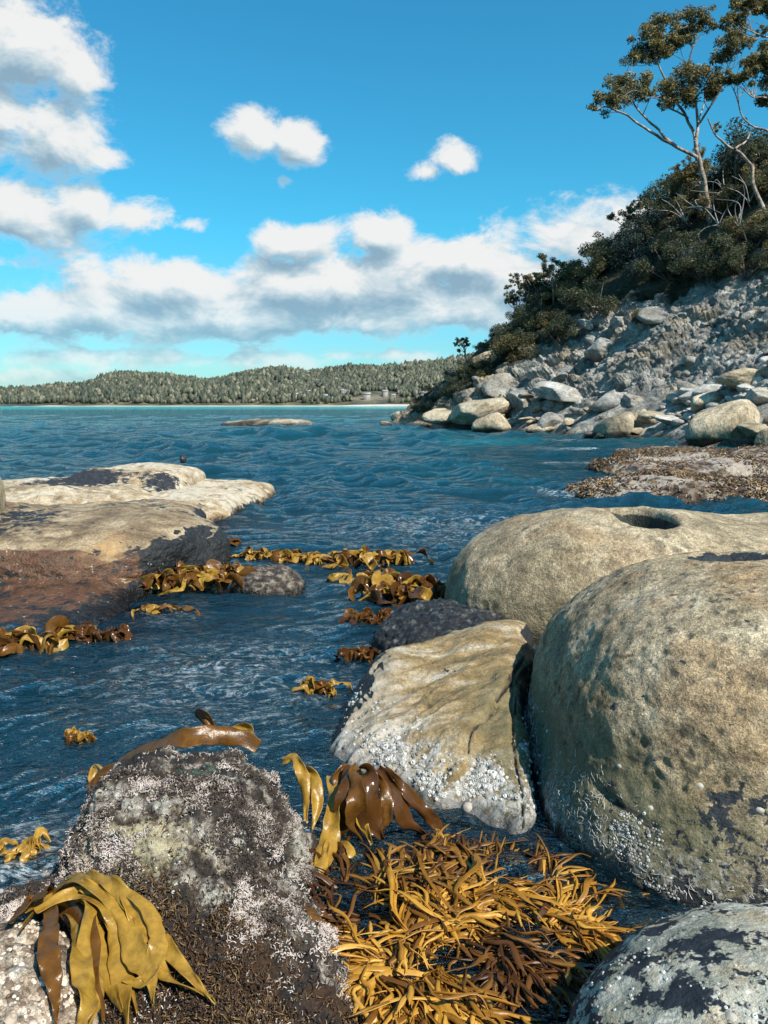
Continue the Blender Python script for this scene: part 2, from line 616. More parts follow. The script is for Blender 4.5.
sp = g.n('ShaderNodeSeparateXYZ', {0: pos})
flow = g.n('ShaderNodeMapping', {'Vector': pos, 'Rotation': (0, 0, R(24)), 'Scale': (1.0, 2.1, 1.0)}).outputs[0]
def crest(vec, sc, det, dist_):
    """Sharp little crests between rounded troughs."""
    n_ = g.noise(vec, sc, det, 0.55, dist_)
    return g.m('SUBTRACT', 1.0, g.m('MULTIPLY', g.m('ABSOLUTE', g.m('SUBTRACT', n_, 0.5)), 4.0))


flow2 = g.n('ShaderNodeMapping', {'Vector': pos, 'Rotation': (0, 0, R(-8)), 'Scale': (0.8, 1.7, 1.0)}).outputs[0]
gust = g.mapr(g.noise(g.n('ShaderNodeMapping', {'Vector': pos, 'Rotation': (0, 0, R(12)), 'Scale': (0.09, 0.22, 1)}).outputs[0], 1.0, 4, 0.6, 0.5), 0.35, 0.62, 0.35, 1.0)
nrm = g.bump(g.noise(flow, 20.0, 2, 0.6, 0.6), 1.0, 0.035)
nrm = g.bump(crest(flow, 6.5, 3, 0.9), 1.0, 0.030, nrm)
nrm = g.bump(crest(flow2, 2.4, 4, 0.7), gust, 0.06, nrm)
nrm = g.bump(g.noise(flow2, 1.1, 5, 0.62, 0.4), gust, 0.46, nrm)
nrm = g.bump(g.noise(flow2, 0.22, 4, 0.6, 0.4), 0.8, 1.1, nrm)
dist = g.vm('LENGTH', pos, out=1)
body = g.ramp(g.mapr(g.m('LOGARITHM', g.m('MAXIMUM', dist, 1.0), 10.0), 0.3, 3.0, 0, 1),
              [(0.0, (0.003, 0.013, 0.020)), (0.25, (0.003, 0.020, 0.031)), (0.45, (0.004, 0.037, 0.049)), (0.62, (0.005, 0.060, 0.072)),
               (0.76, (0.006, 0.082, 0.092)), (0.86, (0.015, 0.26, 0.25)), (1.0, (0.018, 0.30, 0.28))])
# sandy shallows inside the little bay show turquoise
bay = g.m('MULTIPLY', g.step(g.noise(pos, 0.09, 3, 0.5), 0.47, 0.62), g.m('MULTIPLY', g.step(sp.outputs[0], -1.0, 5.0), g.step(sp.outputs[1], 12.0, 24.0)))
body = g.mix(g.m('MULTIPLY', bay, 0.55), body, (0.008, 0.13, 0.14))
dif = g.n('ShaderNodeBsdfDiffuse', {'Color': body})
trn = g.n('ShaderNodeBsdfTransparent', {'Color': (0.42, 0.62, 0.66, 1)})
op = g.m('SUBTRACT', 1.0, g.m('MINIMUM', g.attr('clear'), 0.93))
und = g.n('ShaderNodeMixShader', {0: op, 1: trn.outputs[0], 2: dif.outputs[0]})
fr = g.n('ShaderNodeFresnel', {'IOR': 2.1, 'Normal': nrm})
gl = g.n('ShaderNodeBsdfGlossy', {'Color': (1.0, 1.0, 1.0, 1), 'Roughness': 0.025, 'Normal': nrm})
sur = g.n('ShaderNodeMixShader', {0: g.m('MULTIPLY', fr.outputs[0], 1.0, clamp=True), 1: und.outputs[0], 2: gl.outputs[0]})
fn = g.noise(flow, 3.2, 7, 0.68, 1.6)
fline = g.m('SUBTRACT', 1.0, g.m('MULTIPLY', g.m('ABSOLUTE', g.m('SUBTRACT', fn, 0.5)), 9.0))
ffac = g.m('MULTIPLY', g.step(g.m('ADD', g.m('MULTIPLY', g.attr('foam'), 1.3), g.m('MULTIPLY', g.m('SUBTRACT', fline, 1.0), 0.8)), 0.1, 0.9),
           g.step(g.noise(pos, 14.0, 4, 0.7), 0.4, 0.62))
fo = g.n('ShaderNodeBsdfDiffuse', {'Color': (0.72, 0.78, 0.8, 1)})
sur2 = g.n('ShaderNodeMixShader', {0: g.m('MULTIPLY', ffac, 0.75), 1: sur.outputs[0], 2: fo.outputs[0]})
g.n('ShaderNodeOutputMaterial', {'Surface': sur2.outputs[0]})
WATER = m
wo = link('water', make_mesh('water', WV, WF, attrs={'clear': np.clip(clear, 0, 1), 'foam': np.clip(foam, 0, 1)}, mats=[WATER]))
tag(wo, 'rippled blue green sea water filling the bay and the rock channel', 'sea', kind='structure')

# the bed below it: dark weedy rock close in, dropping away
gx = np.concatenate([np.linspace(-60, -5, 40, endpoint=False), np.linspace(-5, 5, 200), np.linspace(5, 60, 41)[1:]])
gy = np.concatenate([np.linspace(-20, 0.5, 20, endpoint=False), np.linspace(0.5, 9, 180), np.linspace(9, 90, 61)[1:]])
GX, GY = np.meshgrid(gx, gy)
BP = np.stack([GX.ravel(), GY.ravel(), np.zeros(GX.size)], 1)
r0 = np.hypot(BP[:, 0] - 0.1, BP[:, 1] - 1.9)
BZ = -0.42 - 0.5 * sstep(0.9, 3.0, r0) - 1.6 * sstep(3, 30, r0) + 0.10 * fbm(BP * 2.2, 5, 60)
BP[:, 2] = BZ
nx, ny = len(gx), len(gy)
ii = (np.arange(ny - 1)[:, None] * nx + np.arange(nx - 1)[None, :]).ravel()
BED = rock_mat('seabed_rock', [(0.2, (0.012, 0.02, 0.018)), (0.5, (0.03, 0.04, 0.03)), (0.8, (0.06, 0.055, 0.035))], 5.0, 40,
               layers=[dict(level=0.35, scale=6.0, weight=1.6, col=[(0.05, 0.02, 0.01), (0.02, 0.05, 0.03)])], rough=0.8, bumps=[(18, 0.6, 0.03)])
so_ = link('seabed', make_mesh('seabed', BP, np.stack([ii, ii + 1, ii + nx + 1, ii + nx], 1), mats=[BED]))
tag(so_, 'dark weedy rock bed seen through the clear shallow water', 'seabed', kind='structure')
# ---------------------------------------------------------------- near rocks
ROCKS = {}


def rock(name, c, half, sdf, level, disp, mat, label, cat='rock', masks=None, group=None):
    P, F = grow(c, half, sdf, level)
    N = vnormals(P, F)
    P = P + N * disp(P, N)[:, None]
    N = vnormals(P, F)
    attrs = masks(P, N) if masks else None
    o = bpy.data.objects.new(name, None)
    base = np.array([c[0], c[1], min(0.0, float(P[:, 2].min()) * 0)])
    me = make_mesh(name, P - base, F, attrs=attrs, mats=[mat])
    bpy.data.objects.remove(o)
    o = link(name, me, [float(x) for x in base])
    tag(o, label, cat, group)
    ROCKS[label] = (o, P, N, F, attrs, base)
    return o, P, N, attrs, base


def groove(P, pts, width, depth, flat=False):
    """A crack: a furrow along a polyline of points lying in the surface (flat: seen in plan)."""
    if flat:
        P = P * np.array([1, 1, 0])
        pts = [(a, b, 0) for a, b, _ in pts]
    best = np.full(len(P), 9.0)
    for a, b in zip(pts[:-1], pts[1:]):
        a, b = np.array(a), np.array(b)
        ab = b - a
        t = np.clip(((P - a) @ ab) / (ab @ ab), 0, 1)
        best = np.minimum(best, np.linalg.norm(P - a - t[:, None] * ab, axis=1))
    return -depth * np.exp(-(best / width) ** 2), np.exp(-(best / (width * 1.3)) ** 2)


def on_surface(P, N, px, py):
    """The point of a built rock seen along a photograph pixel."""
    cpos = np.array([0, 0, CAM_H])
    d = at(px, py, Y=10) - cpos
    d /= np.linalg.norm(d)
    q = P - cpos
    s = q @ d
    off = np.linalg.norm(q - s[:, None] * d, axis=1)
    ok = (N @ d) < 0
    k = np.where(ok, off + s * 0.012, 99)
    i = int(np.argmin(k))
    return P[i], N[i]


SAND = [(0.0, (0.21, 0.165, 0.10)), (0.35, (0.34, 0.27, 0.17)), (0.65, (0.45, 0.365, 0.24)), (1.0, (0.54, 0.46, 0.33))]
WETC = (0.32, 0.33, 0.34)

# the big rounded boulder on the right
M_BIG = rock_mat('sandstone_boulder', SAND, 2.6, 70, broad=((0.30, 0.185, 0.085), 0.9, 0.65),
                 pits=(19.0, (0.06, 0.055, 0.045), 0.75, 0.46), wet=(0.05, 0.14, WETC),
                 layers=[dict(attr='green', scale=7.0, weight=0.9, col=[(0.075, 0.085, 0.042), (0.125, 0.12, 0.065)], edge=0.4, amt=0.75),
                         dict(attr='crust', scale=26.0, weight=1.7, col=[(0.14, 0.13, 0.11), (0.46, 0.44, 0.40)], edge=0.16, amt=0.85, dist=1.6),
                         dict(attr='dark', scale=13.0, weight=2.6, col=[(0.010, 0.014, 0.020), (0.03, 0.035, 0.04)], edge=0.06, nrough=0.75, rough=0.6),
                         dict(attr='crack', scale=20.0, weight=0.6, col=(0.018, 0.017, 0.015), edge=0.2)],
                 bumps=[(8, 0.5, 0.05), (34, 0.7, 0.02), (110, 0.7, 0.008), (260, 0.5, 0.003)], speck=0.52)


def s_big(P):
    a = superell(P, (1.79, 3.06, 0.08), (1.13, 0.93, 0.83), 3.0, 0.05)
    b = superell(P, (1.28, 2.62, 0.0), (0.62, 0.47, 0.27), 2.3, -0.25)
    d = smin(a, b, 0.16)
    pool = superell(P, (1.50, 3.24, 0.95), (0.20, 0.16, 0.14), 2.2, 0.2)
    d = smax(d, -pool, 0.05)
    return d


CR_BIG = [(0.62, 2.78, 0.34), (0.70, 2.52, 0.26), (0.86, 2.32, 0.20), (1.02, 2.26, 0.15), (1.3, 2.2, 0.13), (1.7, 2.2, 0.13)]
CR_BIG2 = [(0.74, 2.75, 0.66), (0.85, 2.62, 0.67), (1.0, 2.58, 0.69)]


def d_big(P, N):
    r = 0.035 * fbm(P * 1.9, 3, 1) + 0.016 * fbm(P * 7, 4, 2) + 0.006 * fbm(P * 26, 3, 3)
    f1, f2, rid, vec = voronoi((P + 0.02 * np.stack([vnoise(P * 16, 501), vnoise(P * 16, 502), vnoise(P * 16, 503)], 1)) * 16, 5)
    gate = sstep(0.0, 0.35, vnoise(P * 3.1, 6)) * sstep(0.9, 0.5, P[:, 2])
    r -= 0.011 * sstep(0.5, 0.1, f1) * gate * (rid[:, 1] > 0.35)
    r += groove(P, CR_BIG, 0.016, 0.035)[0] + groove(P, CR_BIG2, 0.012, 0.012)[0]
    return r


def m_big(P, N):
    z = P[:, 2]
    return dict(green=np.clip(sstep(0.62, 0.18, z) * sstep(1.5, 0.75, P[:, 0]) * 1.1, 0, 1) * 0.85,
                crust=np.clip(sstep(0.30, 0.08, z + 0.10 * fbm(P * 4, 3, 9)) * 0.52, 0, 1),
                dark=np.clip(0.13 + 0.36 * sstep(0.52, 0.25, z) * sstep(0.8, 1.05, P[:, 0]) + 0.32 * sstep(0.14, 0.03, z)
                             + 1.0 * (superell(P, (1.50, 3.24, 0.95), (0.20, 0.16, 0.14), 2.2, 0.2) < 0.012) * (P[:, 2] < 0.90), 0, 1),
                crack=np.maximum(groove(P, CR_BIG, 0.012, 1)[1], 0.6 * groove(P, CR_BIG2, 0.012, 1)[1]))


big = rock('boulder', (1.66, 3.1, 0.1), (1.06, 0.97, 0.9), s_big, 8, d_big, M_BIG,
           'largest rounded tan sandstone boulder on the right with dark pits and a white crusted foot', 'boulder', m_big)

# the boulder behind it with the round rock pool
M_BACK = rock_mat('sandstone_back', SAND, 2.0, 55, broad=((0.27, 0.17, 0.085), 0.9, 0.55),
                  pits=(9.0, (0.10, 0.085, 0.06), 0.5, 0.5), wet=(0.08, 0.14, WETC),
                  layers=[dict(attr='green', scale=5.0, weight=0.9, col=[(0.10, 0.10, 0.055), (0.15, 0.14, 0.08)], edge=0.4, amt=0.6),
                          dict(attr='dark', scale=12.0, weight=0.8, col=[(0.010, 0.013, 0.012), (0.035, 0.042, 0.028)], edge=0.1, rough=0.5)],
                  bumps=[(5, 0.5, 0.06), (22, 0.65, 0.025), (80, 0.6, 0.010)], speck=0.5)


def s_back(P):
    a = superell(P, (1.72, 5.65, 0.0), (1.24, 1.0, 0.78), 2.5, 0.0)
    b = superell(P, (3.6, 6.0, 0.0), (1.7, 1.15, 0.68), 2.5, 0.1)
    d = smin(a, b, 0.3)
    pool = superell(P, (1.85, 5.60, 0.80), (0.25, 0.42, 0.34), 2.4, 0.0)
    pool2 = superell(P, (2.75, 5.75, 0.80), (0.30, 0.28, 0.12), 2.2, 0.4)
    return smax(smax(d, -pool, 0.06), -pool2, 0.10)


back = rock('boulder', (2.5, 5.7, 0.0), (2.3, 1.1, 0.75), s_back, 7,
            lambda P, N: 0.05 * fbm(P * 1.3, 3, 11) + 0.02 * fbm(P * 5, 4, 12) + 0.006 * fbm(P * 20, 3, 13), M_BACK,
            'broad low sandstone boulder with a round dark rock pool in its top', 'boulder',
            lambda P, N: dict(green=0.6 * sstep(0.5, 0.1, P[:, 2]),
                              dark=np.clip(0.35 * sstep(0.16, 0.02, P[:, 2]) + 1.0 * sstep(0.05, 0.02, superell(P, (1.85, 5.60, 0.74), (0.25, 0.42, 0.34), 2.4)) * sstep(0.74, 0.66, P[:, 2]), 0, 1)))

# the tilted slab in the middle
M_SLAB = rock_mat('tilted_slab_stone', [(0.0, (0.13, 0.10, 0.055)), (0.4, (0.25, 0.17, 0.075)), (0.65, (0.32, 0.245, 0.145)), (1.0, (0.46, 0.41, 0.33))], 5.0, 70,
                  stretch=((0, 0, R(-32)), (0.55, 2.0, 1.0)), wet=(0.035, 0.09, WETC),
                  layers=[dict(attr='green', scale=8.0, weight=0.9, col=[(0.085, 0.085, 0.042), (0.14, 0.12, 0.06)], edge=0.35, amt=0.7),
                          dict(attr='pale', scale=11.0, weight=1.2, follow=True, col=[(0.36, 0.31, 0.25), (0.55, 0.51, 0.45)], edge=0.25, amt=0.6),
                          dict(attr='crust', scale=24.0, weight=1.6, col=[(0.22, 0.21, 0.19), (0.54, 0.53, 0.50)], edge=0.10, amt=0.85, dist=0.8),
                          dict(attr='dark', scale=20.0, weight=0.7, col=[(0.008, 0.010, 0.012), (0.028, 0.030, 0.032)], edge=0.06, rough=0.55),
                          dict(attr='crack', scale=20.0, weight=0.5, col=(0.014, 0.013, 0.012), edge=0.2)],
                  bumps=[(7, 0.6, 0.05, 1), (30, 0.55, 0.015), (100, 0.5, 0.006)], speck=0.36)


def plane(P, p, n):
    n = np.array(n) / np.linalg.norm(n)
    return (P - np.array(p)) @ n


def s_slab(P):
    Q = P + 0.035 * np.stack([vnoise(P * 3, 21), vnoise(P * 3, 22), vnoise(P * 3, 23)], 1)
    d = plane(Q, (0.33, 3.75, 0.33), (-0.20, -0.20, 1))
    for p, n in (((-0.21, 3.5, 0.0), (-1, 0.15, 0.40)), ((0.08, 2.86, 0.0), (-0.62, -0.72, 0.50)), ((0.50, 2.50, 0.0), (0.1, -1, 0.65)),
                 ((0.66, 3.1, 0.2), (1, -0.13, 0.05)), ((0.3, 4.02, 0.2), (-0.30, 1, 0.45)), ((0.3, 3.4, -0.5), (0, 0, -1))):
        d = smax(d, plane(Q, p, n), 0.17)
    return d


CR_S3 = [(0.05, 3.9, 0.24), (0.30, 3.55, 0.27), (0.50, 3.42, 0.32)]
CR_S1 = [(0.68, 3.62, 0.42), (0.55, 3.35, 0.34), (0.44, 3.15, 0.27), (0.33, 2.95, 0.18)]
CR_S2 = [(0.60, 3.35, 0.34), (0.53, 3.0, 0.22), (0.52, 2.75, 0.12), (0.50, 2.6, 0.03)]


def d_slab(P, N):
    q = rotz(P, R(32)) * np.array([2.2, 9.0, 4.0])
    r = 0.030 * fbm(P * 2.2, 3, 24) + 0.024 * fbm(q, 4, 25, ridged=True) + 0.007 * fbm(P * 26, 3, 26)
    s1 = sstep(0.0, 0.05, P[:, 0] * 0.8 - (P[:, 1] - 2.98) * 0.42 - 0.265)
    r -= 0.05 * s1 * (P[:, 1] < 3.7)
    r += groove(P + 0.02 * np.stack([vnoise(P * 9, 221), vnoise(P * 9, 222), 0 * P[:, 0]], 1), CR_S1, 0.010, 0.055, True)[0] * (0.7 + 0.5 * vnoise(P * 7, 223)) + groove(P + 0.012 * np.stack([vnoise(P * 11, 224), vnoise(P * 11, 225), 0 * P[:, 0]], 1), CR_S2, 0.007, 0.03, True)[0] + groove(P, CR_S3, 0.007, 0.010, True)[0]
    return r


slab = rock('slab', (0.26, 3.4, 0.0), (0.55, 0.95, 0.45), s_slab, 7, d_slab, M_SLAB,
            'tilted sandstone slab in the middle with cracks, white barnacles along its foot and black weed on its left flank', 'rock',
            lambda P, N: dict(green=0.75 * sstep(0.15, 0.55, P[:, 0]) * sstep(3.9, 3.2, P[:, 1]),
                              pale=np.clip(0.50 * sstep(0.35, -0.05, P[:, 0] + 0.12 * (P[:, 1] - 3.4)) + 0.08, 0, 1),
                              crust=np.clip(0.47 * sstep(0.17, 0.04, P[:, 2] + 0.10 * fbm(P * 4, 3, 27)) + 0.1 * sstep(0.3, 0.1, P[:, 2]), 0, 1),
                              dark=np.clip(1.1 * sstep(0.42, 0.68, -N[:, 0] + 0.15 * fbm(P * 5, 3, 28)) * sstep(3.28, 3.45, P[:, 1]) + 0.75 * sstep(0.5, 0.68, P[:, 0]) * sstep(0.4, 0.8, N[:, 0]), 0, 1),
                              crack=np.maximum(groove(P + 0.02 * np.stack([vnoise(P * 9, 221), vnoise(P * 9, 222), 0 * P[:, 0]], 1), CR_S1, 0.007, 1, True)[1], groove(P, CR_S2, 0.005, 1, True)[1]) * (0.75 + 0.4 * vnoise(P * 8, 226))))

# black mussel rock in the gap behind the slab
M_MUS = rock_mat('mussel_rock', [(0.1, (0.008, 0.009, 0.011)), (0.5, (0.022, 0.024, 0.028)), (0.75, (0.06, 0.06, 0.055)), (1.0, (0.22, 0.21, 0.19))], 20.0, 60,
                 pits=(26.0, (0.15, 0.14, 0.13), 0.5, 0.6), bumps=[(30, 0.9, 0.04), (80, 0.6, 0.01)], rough=0.5)


def lumps(P, s, seed):
    f1, f2, rid, vec = voronoi(P * s, seed)
    return np.sqrt(np.clip(1 - f1 * f1 * 1.3, 0, 1)) * (0.6 + 0.5 * rid[:, 0])


rock('mussel_rock', (0.42, 4.72, -0.05), (0.42, 0.5, 0.25), lambda P: superell(P, (0.42, 4.72, -0.05), (0.45, 0.55, 0.27), 2.2, 0.3), 6,
     lambda P, N: 0.06 * fbm(P * 3, 3, 31) + 0.045 * lumps(P, 20, 32) + 0.012 * fbm(P * 40, 3, 33, ridged=True), M_MUS,
     'low black mussel covered rock wedged behind the tilted slab')

# the crusted rock in the lower left, grown over with coralline weed
M_BARN = rock_mat('coralline_crust', [(0.15, (0.022, 0.016, 0.012)), (0.42, (0.075, 0.055, 0.04)), (0.56, (0.24, 0.20, 0.16)), (0.85, (0.58, 0.53, 0.45))], 9.0, 90,
                  wet=(0.035, 0.10, (0.30, 0.27, 0.24)),
                  layers=[dict(attr='cream', scale=14.0, weight=1.3, col=[(0.36, 0.28, 0.14), (0.62, 0.55, 0.38)], edge=0.15, amt=0.85),
                          dict(attr='green', scale=16.0, weight=1.0, col=[(0.02, 0.07, 0.045), (0.08, 0.17, 0.11)], edge=0.15, amt=0.8),
                          dict(attr='turf', scale=16.0, weight=1.0, col=[(0.020, 0.010, 0.006), (0.085, 0.040, 0.014)], edge=0.12, amt=0.95),
                          dict(attr='dark', scale=12.0, weight=1.3, col=[(0.010, 0.009, 0.010), (0.03, 0.024, 0.022)], edge=0.12)],
                  bumps=[(22, 0.8, 0.04), (60, 0.8, 0.02), (140, 0.6, 0.008)], rough=0.75)


def s_barn(P):
    a = superell(P, (-0.64, 2.34, -0.05), (0.385, 0.50, 0.40), 2.15, 0.15)
    b = superell(P, (-0.46, 1.80, -0.12), (0.40, 0.46, 0.26), 2.2, 0.0)
    c = superell(P, (-0.92, 2.02, -0.10), (0.24, 0.42, 0.17), 2.3, 0.35)
    return smin(smin(a, b, 0.14), c, 0.10)


def d_barn(P, N):
    l1 = lumps(P, 13, 41)
    l2 = lumps(P, 34, 42)
    return 0.07 * fbm(P * 3.2, 3, 43) + 0.050 * (l1 - 0.5) + 0.022 * (l2 - 0.5) + 0.016 * fbm(P * 30, 3, 44, gain=0.7, ridged=True)


barn = rock('crusted_rock', (-0.66, 2.1, -0.08), (0.62, 0.75, 0.42), s_barn, 8, d_barn, M_BARN,
            'domed rock in the lower left grown over with white and brown coralline crust', 'rock',
            lambda P, N: dict(cream=np.clip(0.72 * np.exp(-((P[:, 0] + 0.72) / 0.28) ** 2 - ((P[:, 1] - 2.03) / 0.16) ** 2)
                                            + 0.5 * np.exp(-((P[:, 0] + 0.93) / 0.10) ** 2 - ((P[:, 1] - 2.35) / 0.12) ** 2), 0, 1),
                              green=np.clip(0.85 * np.exp(-((P[:, 0] + 0.60) / 0.09) ** 2 - ((P[:, 1] - 2.36) / 0.10) ** 2)
                                            + 0.6 * np.exp(-((P[:, 0] + 0.30) / 0.05) ** 2 - ((P[:, 1] - 2.32) / 0.06) ** 2)
                                            + 0.55 * np.exp(-((P[:, 0] + 0.62) / 0.05) ** 2 - ((P[:, 1] - 1.80) / 0.06) ** 2), 0, 1),
                              turf=np.clip(0.95 * sstep(1.95, 1.75, P[:, 1] + 0.2 * (P[:, 0] + 0.5) + 0.06 * fbm(P * 6, 3, 45)), 0, 1),
                              dark=np.clip(0.38 + 0.22 * vnoise(P * 6, 46), 0, 1)))

M_PALE = rock_mat('pale_barnacle_rock', [(0.1, (0.07, 0.05, 0.035)), (0.4, (0.26, 0.19, 0.13)), (0.6, (0.44, 0.36, 0.27)), (1.0, (0.62, 0.55, 0.46))], 16.0, 80,
                  layers=[dict(level=0.28, scale=10.0, weight=1.5, col=[(0.02, 0.015, 0.014), (0.07, 0.05, 0.04)], edge=0.12)],
                  pits=(48.0, (0.05, 0.035, 0.03), 0.8, 0.35), bumps=[(26, 0.8, 0.03), (90, 0.7, 0.012)], rough=0.8)
pale = rock('barnacle_rock', (-1.08, 1.52, -0.05), (0.46, 0.42, 0.33), lambda P: superell(P, (-1.08, 1.52, -0.05), (0.46, 0.42, 0.33), 2.3, 0.2), 7,
            lambda P, N: 0.04 * fbm(P * 3, 3, 51) + 0.018 * lumps(P, 26, 52) + 0.008 * fbm(P * 40, 3, 53, ridged=True), M_PALE,
            'pale cream barnacle rock in the bottom left corner under the drooping golden kelp', 'rock')

# the spotted boulder in the bottom right corner
M_SPOT = rock_mat('spotted_boulder', [(0.1, (0.26, 0.26, 0.20)), (0.5, (0.40, 0.385, 0.31)), (0.9, (0.52, 0.50, 0.42))], 6.0, 90,
                  broad=((0.42, 0.30, 0.16), 0.9, 0.5), wet=(0.06, 0.10, (0.2, 0.26, 0.28)),
                  layers=[dict(attr='crust', scale=24.0, weight=1.5, col=[(0.46, 0.43, 0.36), (0.70, 0.67, 0.60)], edge=0.08, amt=0.85, dist=0.7),
                          dict(attr='dark', scale=9.5, weight=2.7, col=[(0.006, 0.010, 0.017), (0.022, 0.028, 0.036)], edge=0.06, rough=0.65, nrough=0.75)],
                  bumps=[(14, 0.5, 0.03), (50, 0.6, 0.012), (160, 0.5, 0.005)], speck=0.3)
spot = rock('boulder', (1.02, 1.43, 0.0), (0.64, 0.50, 0.40), lambda P: superell(P, (1.02, 1.43, 0.0), (0.64, 0.50, 0.40), 2.2, -0.25), 7,
            lambda P, N: 0.03 * fbm(P * 2.4, 3, 61) + 0.007 * fbm(P * 14, 4, 62) + 0.004 * fbm(P * 50, 2, 63), M_SPOT,
            'grey boulder in the bottom right corner blotched with black lichen', 'boulder',
            lambda P, N: dict(crust=np.clip(0.32 + 0.22 * sstep(0.05, 0.3, P[:, 2]) * sstep(0.6, 1.0, P[:, 0]) + 0.2 * vnoise(P * 3.5, 64), 0, 1),
                              dark=np.clip(0.46 + 0.24 * sstep(0.25, 0.05, P[:, 2]) + 0.1 * vnoise(P * 4, 65), 0, 1)))

# left shelf
M_SHELF = rock_mat('brown_shelf_stone', [(0.1, (0.15, 0.10, 0.058)), (0.5, (0.29, 0.21, 0.125)), (0.9, (0.43, 0.335, 0.215))], 2.4, 50,
                   wet=(0.05, 0.12, (0.4, 0.35, 0.33)),
                   layers=[dict(attr='rust', scale=4.0, weight=0.9, col=[(0.036, 0.016, 0.010), (0.135, 0.055, 0.024)], edge=0.2, amt=0.92, rough=0.32),
                           dict(attr='orange', scale=5.0, weight=1.0, col=[(0.33, 0.18, 0.07), (0.46, 0.29, 0.13)], edge=0.25, amt=0.9),
                           dict(attr='crust', scale=20.0, weight=1.5, col=[(0.36, 0.34, 0.31), (0.72, 0.69, 0.63)], edge=0.10, dist=0.8),
                           dict(attr='dark', scale=9.0, weight=1.2, col=[(0.008, 0.010, 0.012), (0.03, 0.03, 0.03)], edge=0.08, rough=0.5),
                           dict(level=0.20, scale=26.0, weight=1.6, col=[(0.34, 0.31, 0.27), (0.62, 0.59, 0.53)], edge=0.05)],
                   bumps=[(5, 0.6, 0.08), (20, 0.6, 0.025), (70, 0.5, 0.008)], speck=0.38)


def s_shelf(P):
    Q = P + np.stack([0.16 * vnoise(P * 1.2, 71), 0.16 * vnoise(P * 1.2, 72), 0.05 * vnoise(P * 1.3, 73)], 1)
    a = superell(Q, (-3.62, 7.42, 0.09), (1.85, 1.50, 0.42), 4.2, 0.16)
    b = superell(Q, (-3.10, 6.02, -0.19), (1.12, 1.12, 0.34), 3.6, 0.12)
    c = superell(Q, (-2.10, 7.35, -0.02), (0.52, 0.62, 0.36), 2.6, 0.1)
    d = smin(smin(a, b, 0.03), c, 0.15)
    # a weathered undercut runs between the two ledges
    under = superell(Q, (-3.2, 5.66, 0.17), (1.3, 0.16, 0.04), 2.0, 0.14)
    return smax(d, -under, 0.03)


shelf = rock('rock_shelf', (-3.2, 6.6, 0.05), (1.9, 1.8, 0.5), s_shelf, 7,
             lambda P, N: 0.05 * fbm(P * 1.2, 3, 74) + 0.03 * fbm(P * np.array([4, 4, 9]), 4, 75) + 0.010 * fbm(P * 22, 3, 76), M_SHELF,
             'flat topped brown rock shelf at the left edge of the channel with rusty front', 'rock',
             lambda P, N: dict(rust=np.clip(1.15 * sstep(0.80, 0.35, N[:, 2] + 0.25 * fbm(P * 2, 3, 77)) * sstep(0.52, 0.36, P[:, 2] + 0.1 * fbm(P * 1.5, 3, 79)) + 0.95 * (P[:, 1] < 6.2) * sstep(0.42, 0.34, P[:, 2]) * sstep(-1.9, -2.2, P[:, 0]), 0, 1),
                               orange=np.clip(0.75 * np.exp(-((P[:, 0] + 2.25) / 0.30) ** 2 - ((P[:, 1] - 6.1) / 0.5) ** 2 - ((P[:, 2] - 0.42) / 0.2) ** 2), 0, 1),
                               crust=np.clip(0.55 * np.exp(-((P[:, 0] + 1.95) / 0.22) ** 2 - ((P[:, 1] - 5.85) / 0.5) ** 2) * sstep(0.5, 0.2, P[:, 2])
                                             + 0.40 * np.exp(-((P[:, 0] + 1.62) / 0.20) ** 2 - ((P[:, 1] - 7.1) / 0.4) ** 2), 0, 1),
                               dark=np.clip(0.72 * sstep(-2.35, -2.05, P[:, 0]) * sstep(6.25, 6.5, P[:, 1]) * sstep(0.9, 0.6, N[:, 2]) + 0.4 * sstep(0.12, 0.02, P[:, 2]) + 0.34 + 0.2 * vnoise(P * 1.5, 78), 0, 1)))

M_TAN = rock_mat('tan_boulder', SAND, 2.4, 50, broad=((0.30, 0.19, 0.09), 0.8, 0.5), bumps=[(6, 0.5, 0.06), (26, 0.6, 0.02)], pits=(9, (0.1, 0.08, 0.06), 0.4, 0.5))
rock('boulder', (-4.25, 7.3, 0.62), (0.6, 0.6, 0.42), lambda P: superell(P, (-4.25, 7.3, 0.62), (0.56, 0.6, 0.40), 2.5, 0.3), 6,
     lambda P, N: 0.05 * fbm(P * 2, 4, 81) + 0.012 * fbm(P * 12, 4, 82), M_TAN, 'tan boulder sitting on the brown rock shelf at the left edge of the photo', 'boulder')

M_WHITE = rock_mat('whitened_rock', [(0.1, (0.24, 0.165, 0.09)), (0.45, (0.40, 0.30, 0.185)), (0.9, (0.54, 0.44, 0.31))], 2.6, 36,
                   wet=(0.07, 0.12, (0.55, 0.42, 0.30)),
                   layers=[dict(attr='crust', scale=6.0, weight=1.4, col=[(0.40, 0.34, 0.25), (0.56, 0.50, 0.40)], edge=0.12),
                           dict(attr='dark', scale=7.0, weight=1.3, col=[(0.008, 0.010, 0.016), (0.035, 0.038, 0.045)], edge=0.06, nrough=0.75)],
                   bumps=[(5, 0.6, 0.08), (18, 0.7, 0.03)], speck=0.4)


def s_wh1(P):
    Q = P + 0.15 * np.stack([vnoise(P * 1.1, 83), vnoise(P * 1.1, 84), 0 * P[:, 0]], 1)
    a = superell(Q, (-4.0, 12.6, 0.10), (0.95, 1.25, 0.47), 3.5, -0.1)
    b = superell(Q, (-5.0, 11.3, 0.02), (1.75, 1.45, 0.40), 3.2, 0.1)
    return smin(a, b, 0.06)


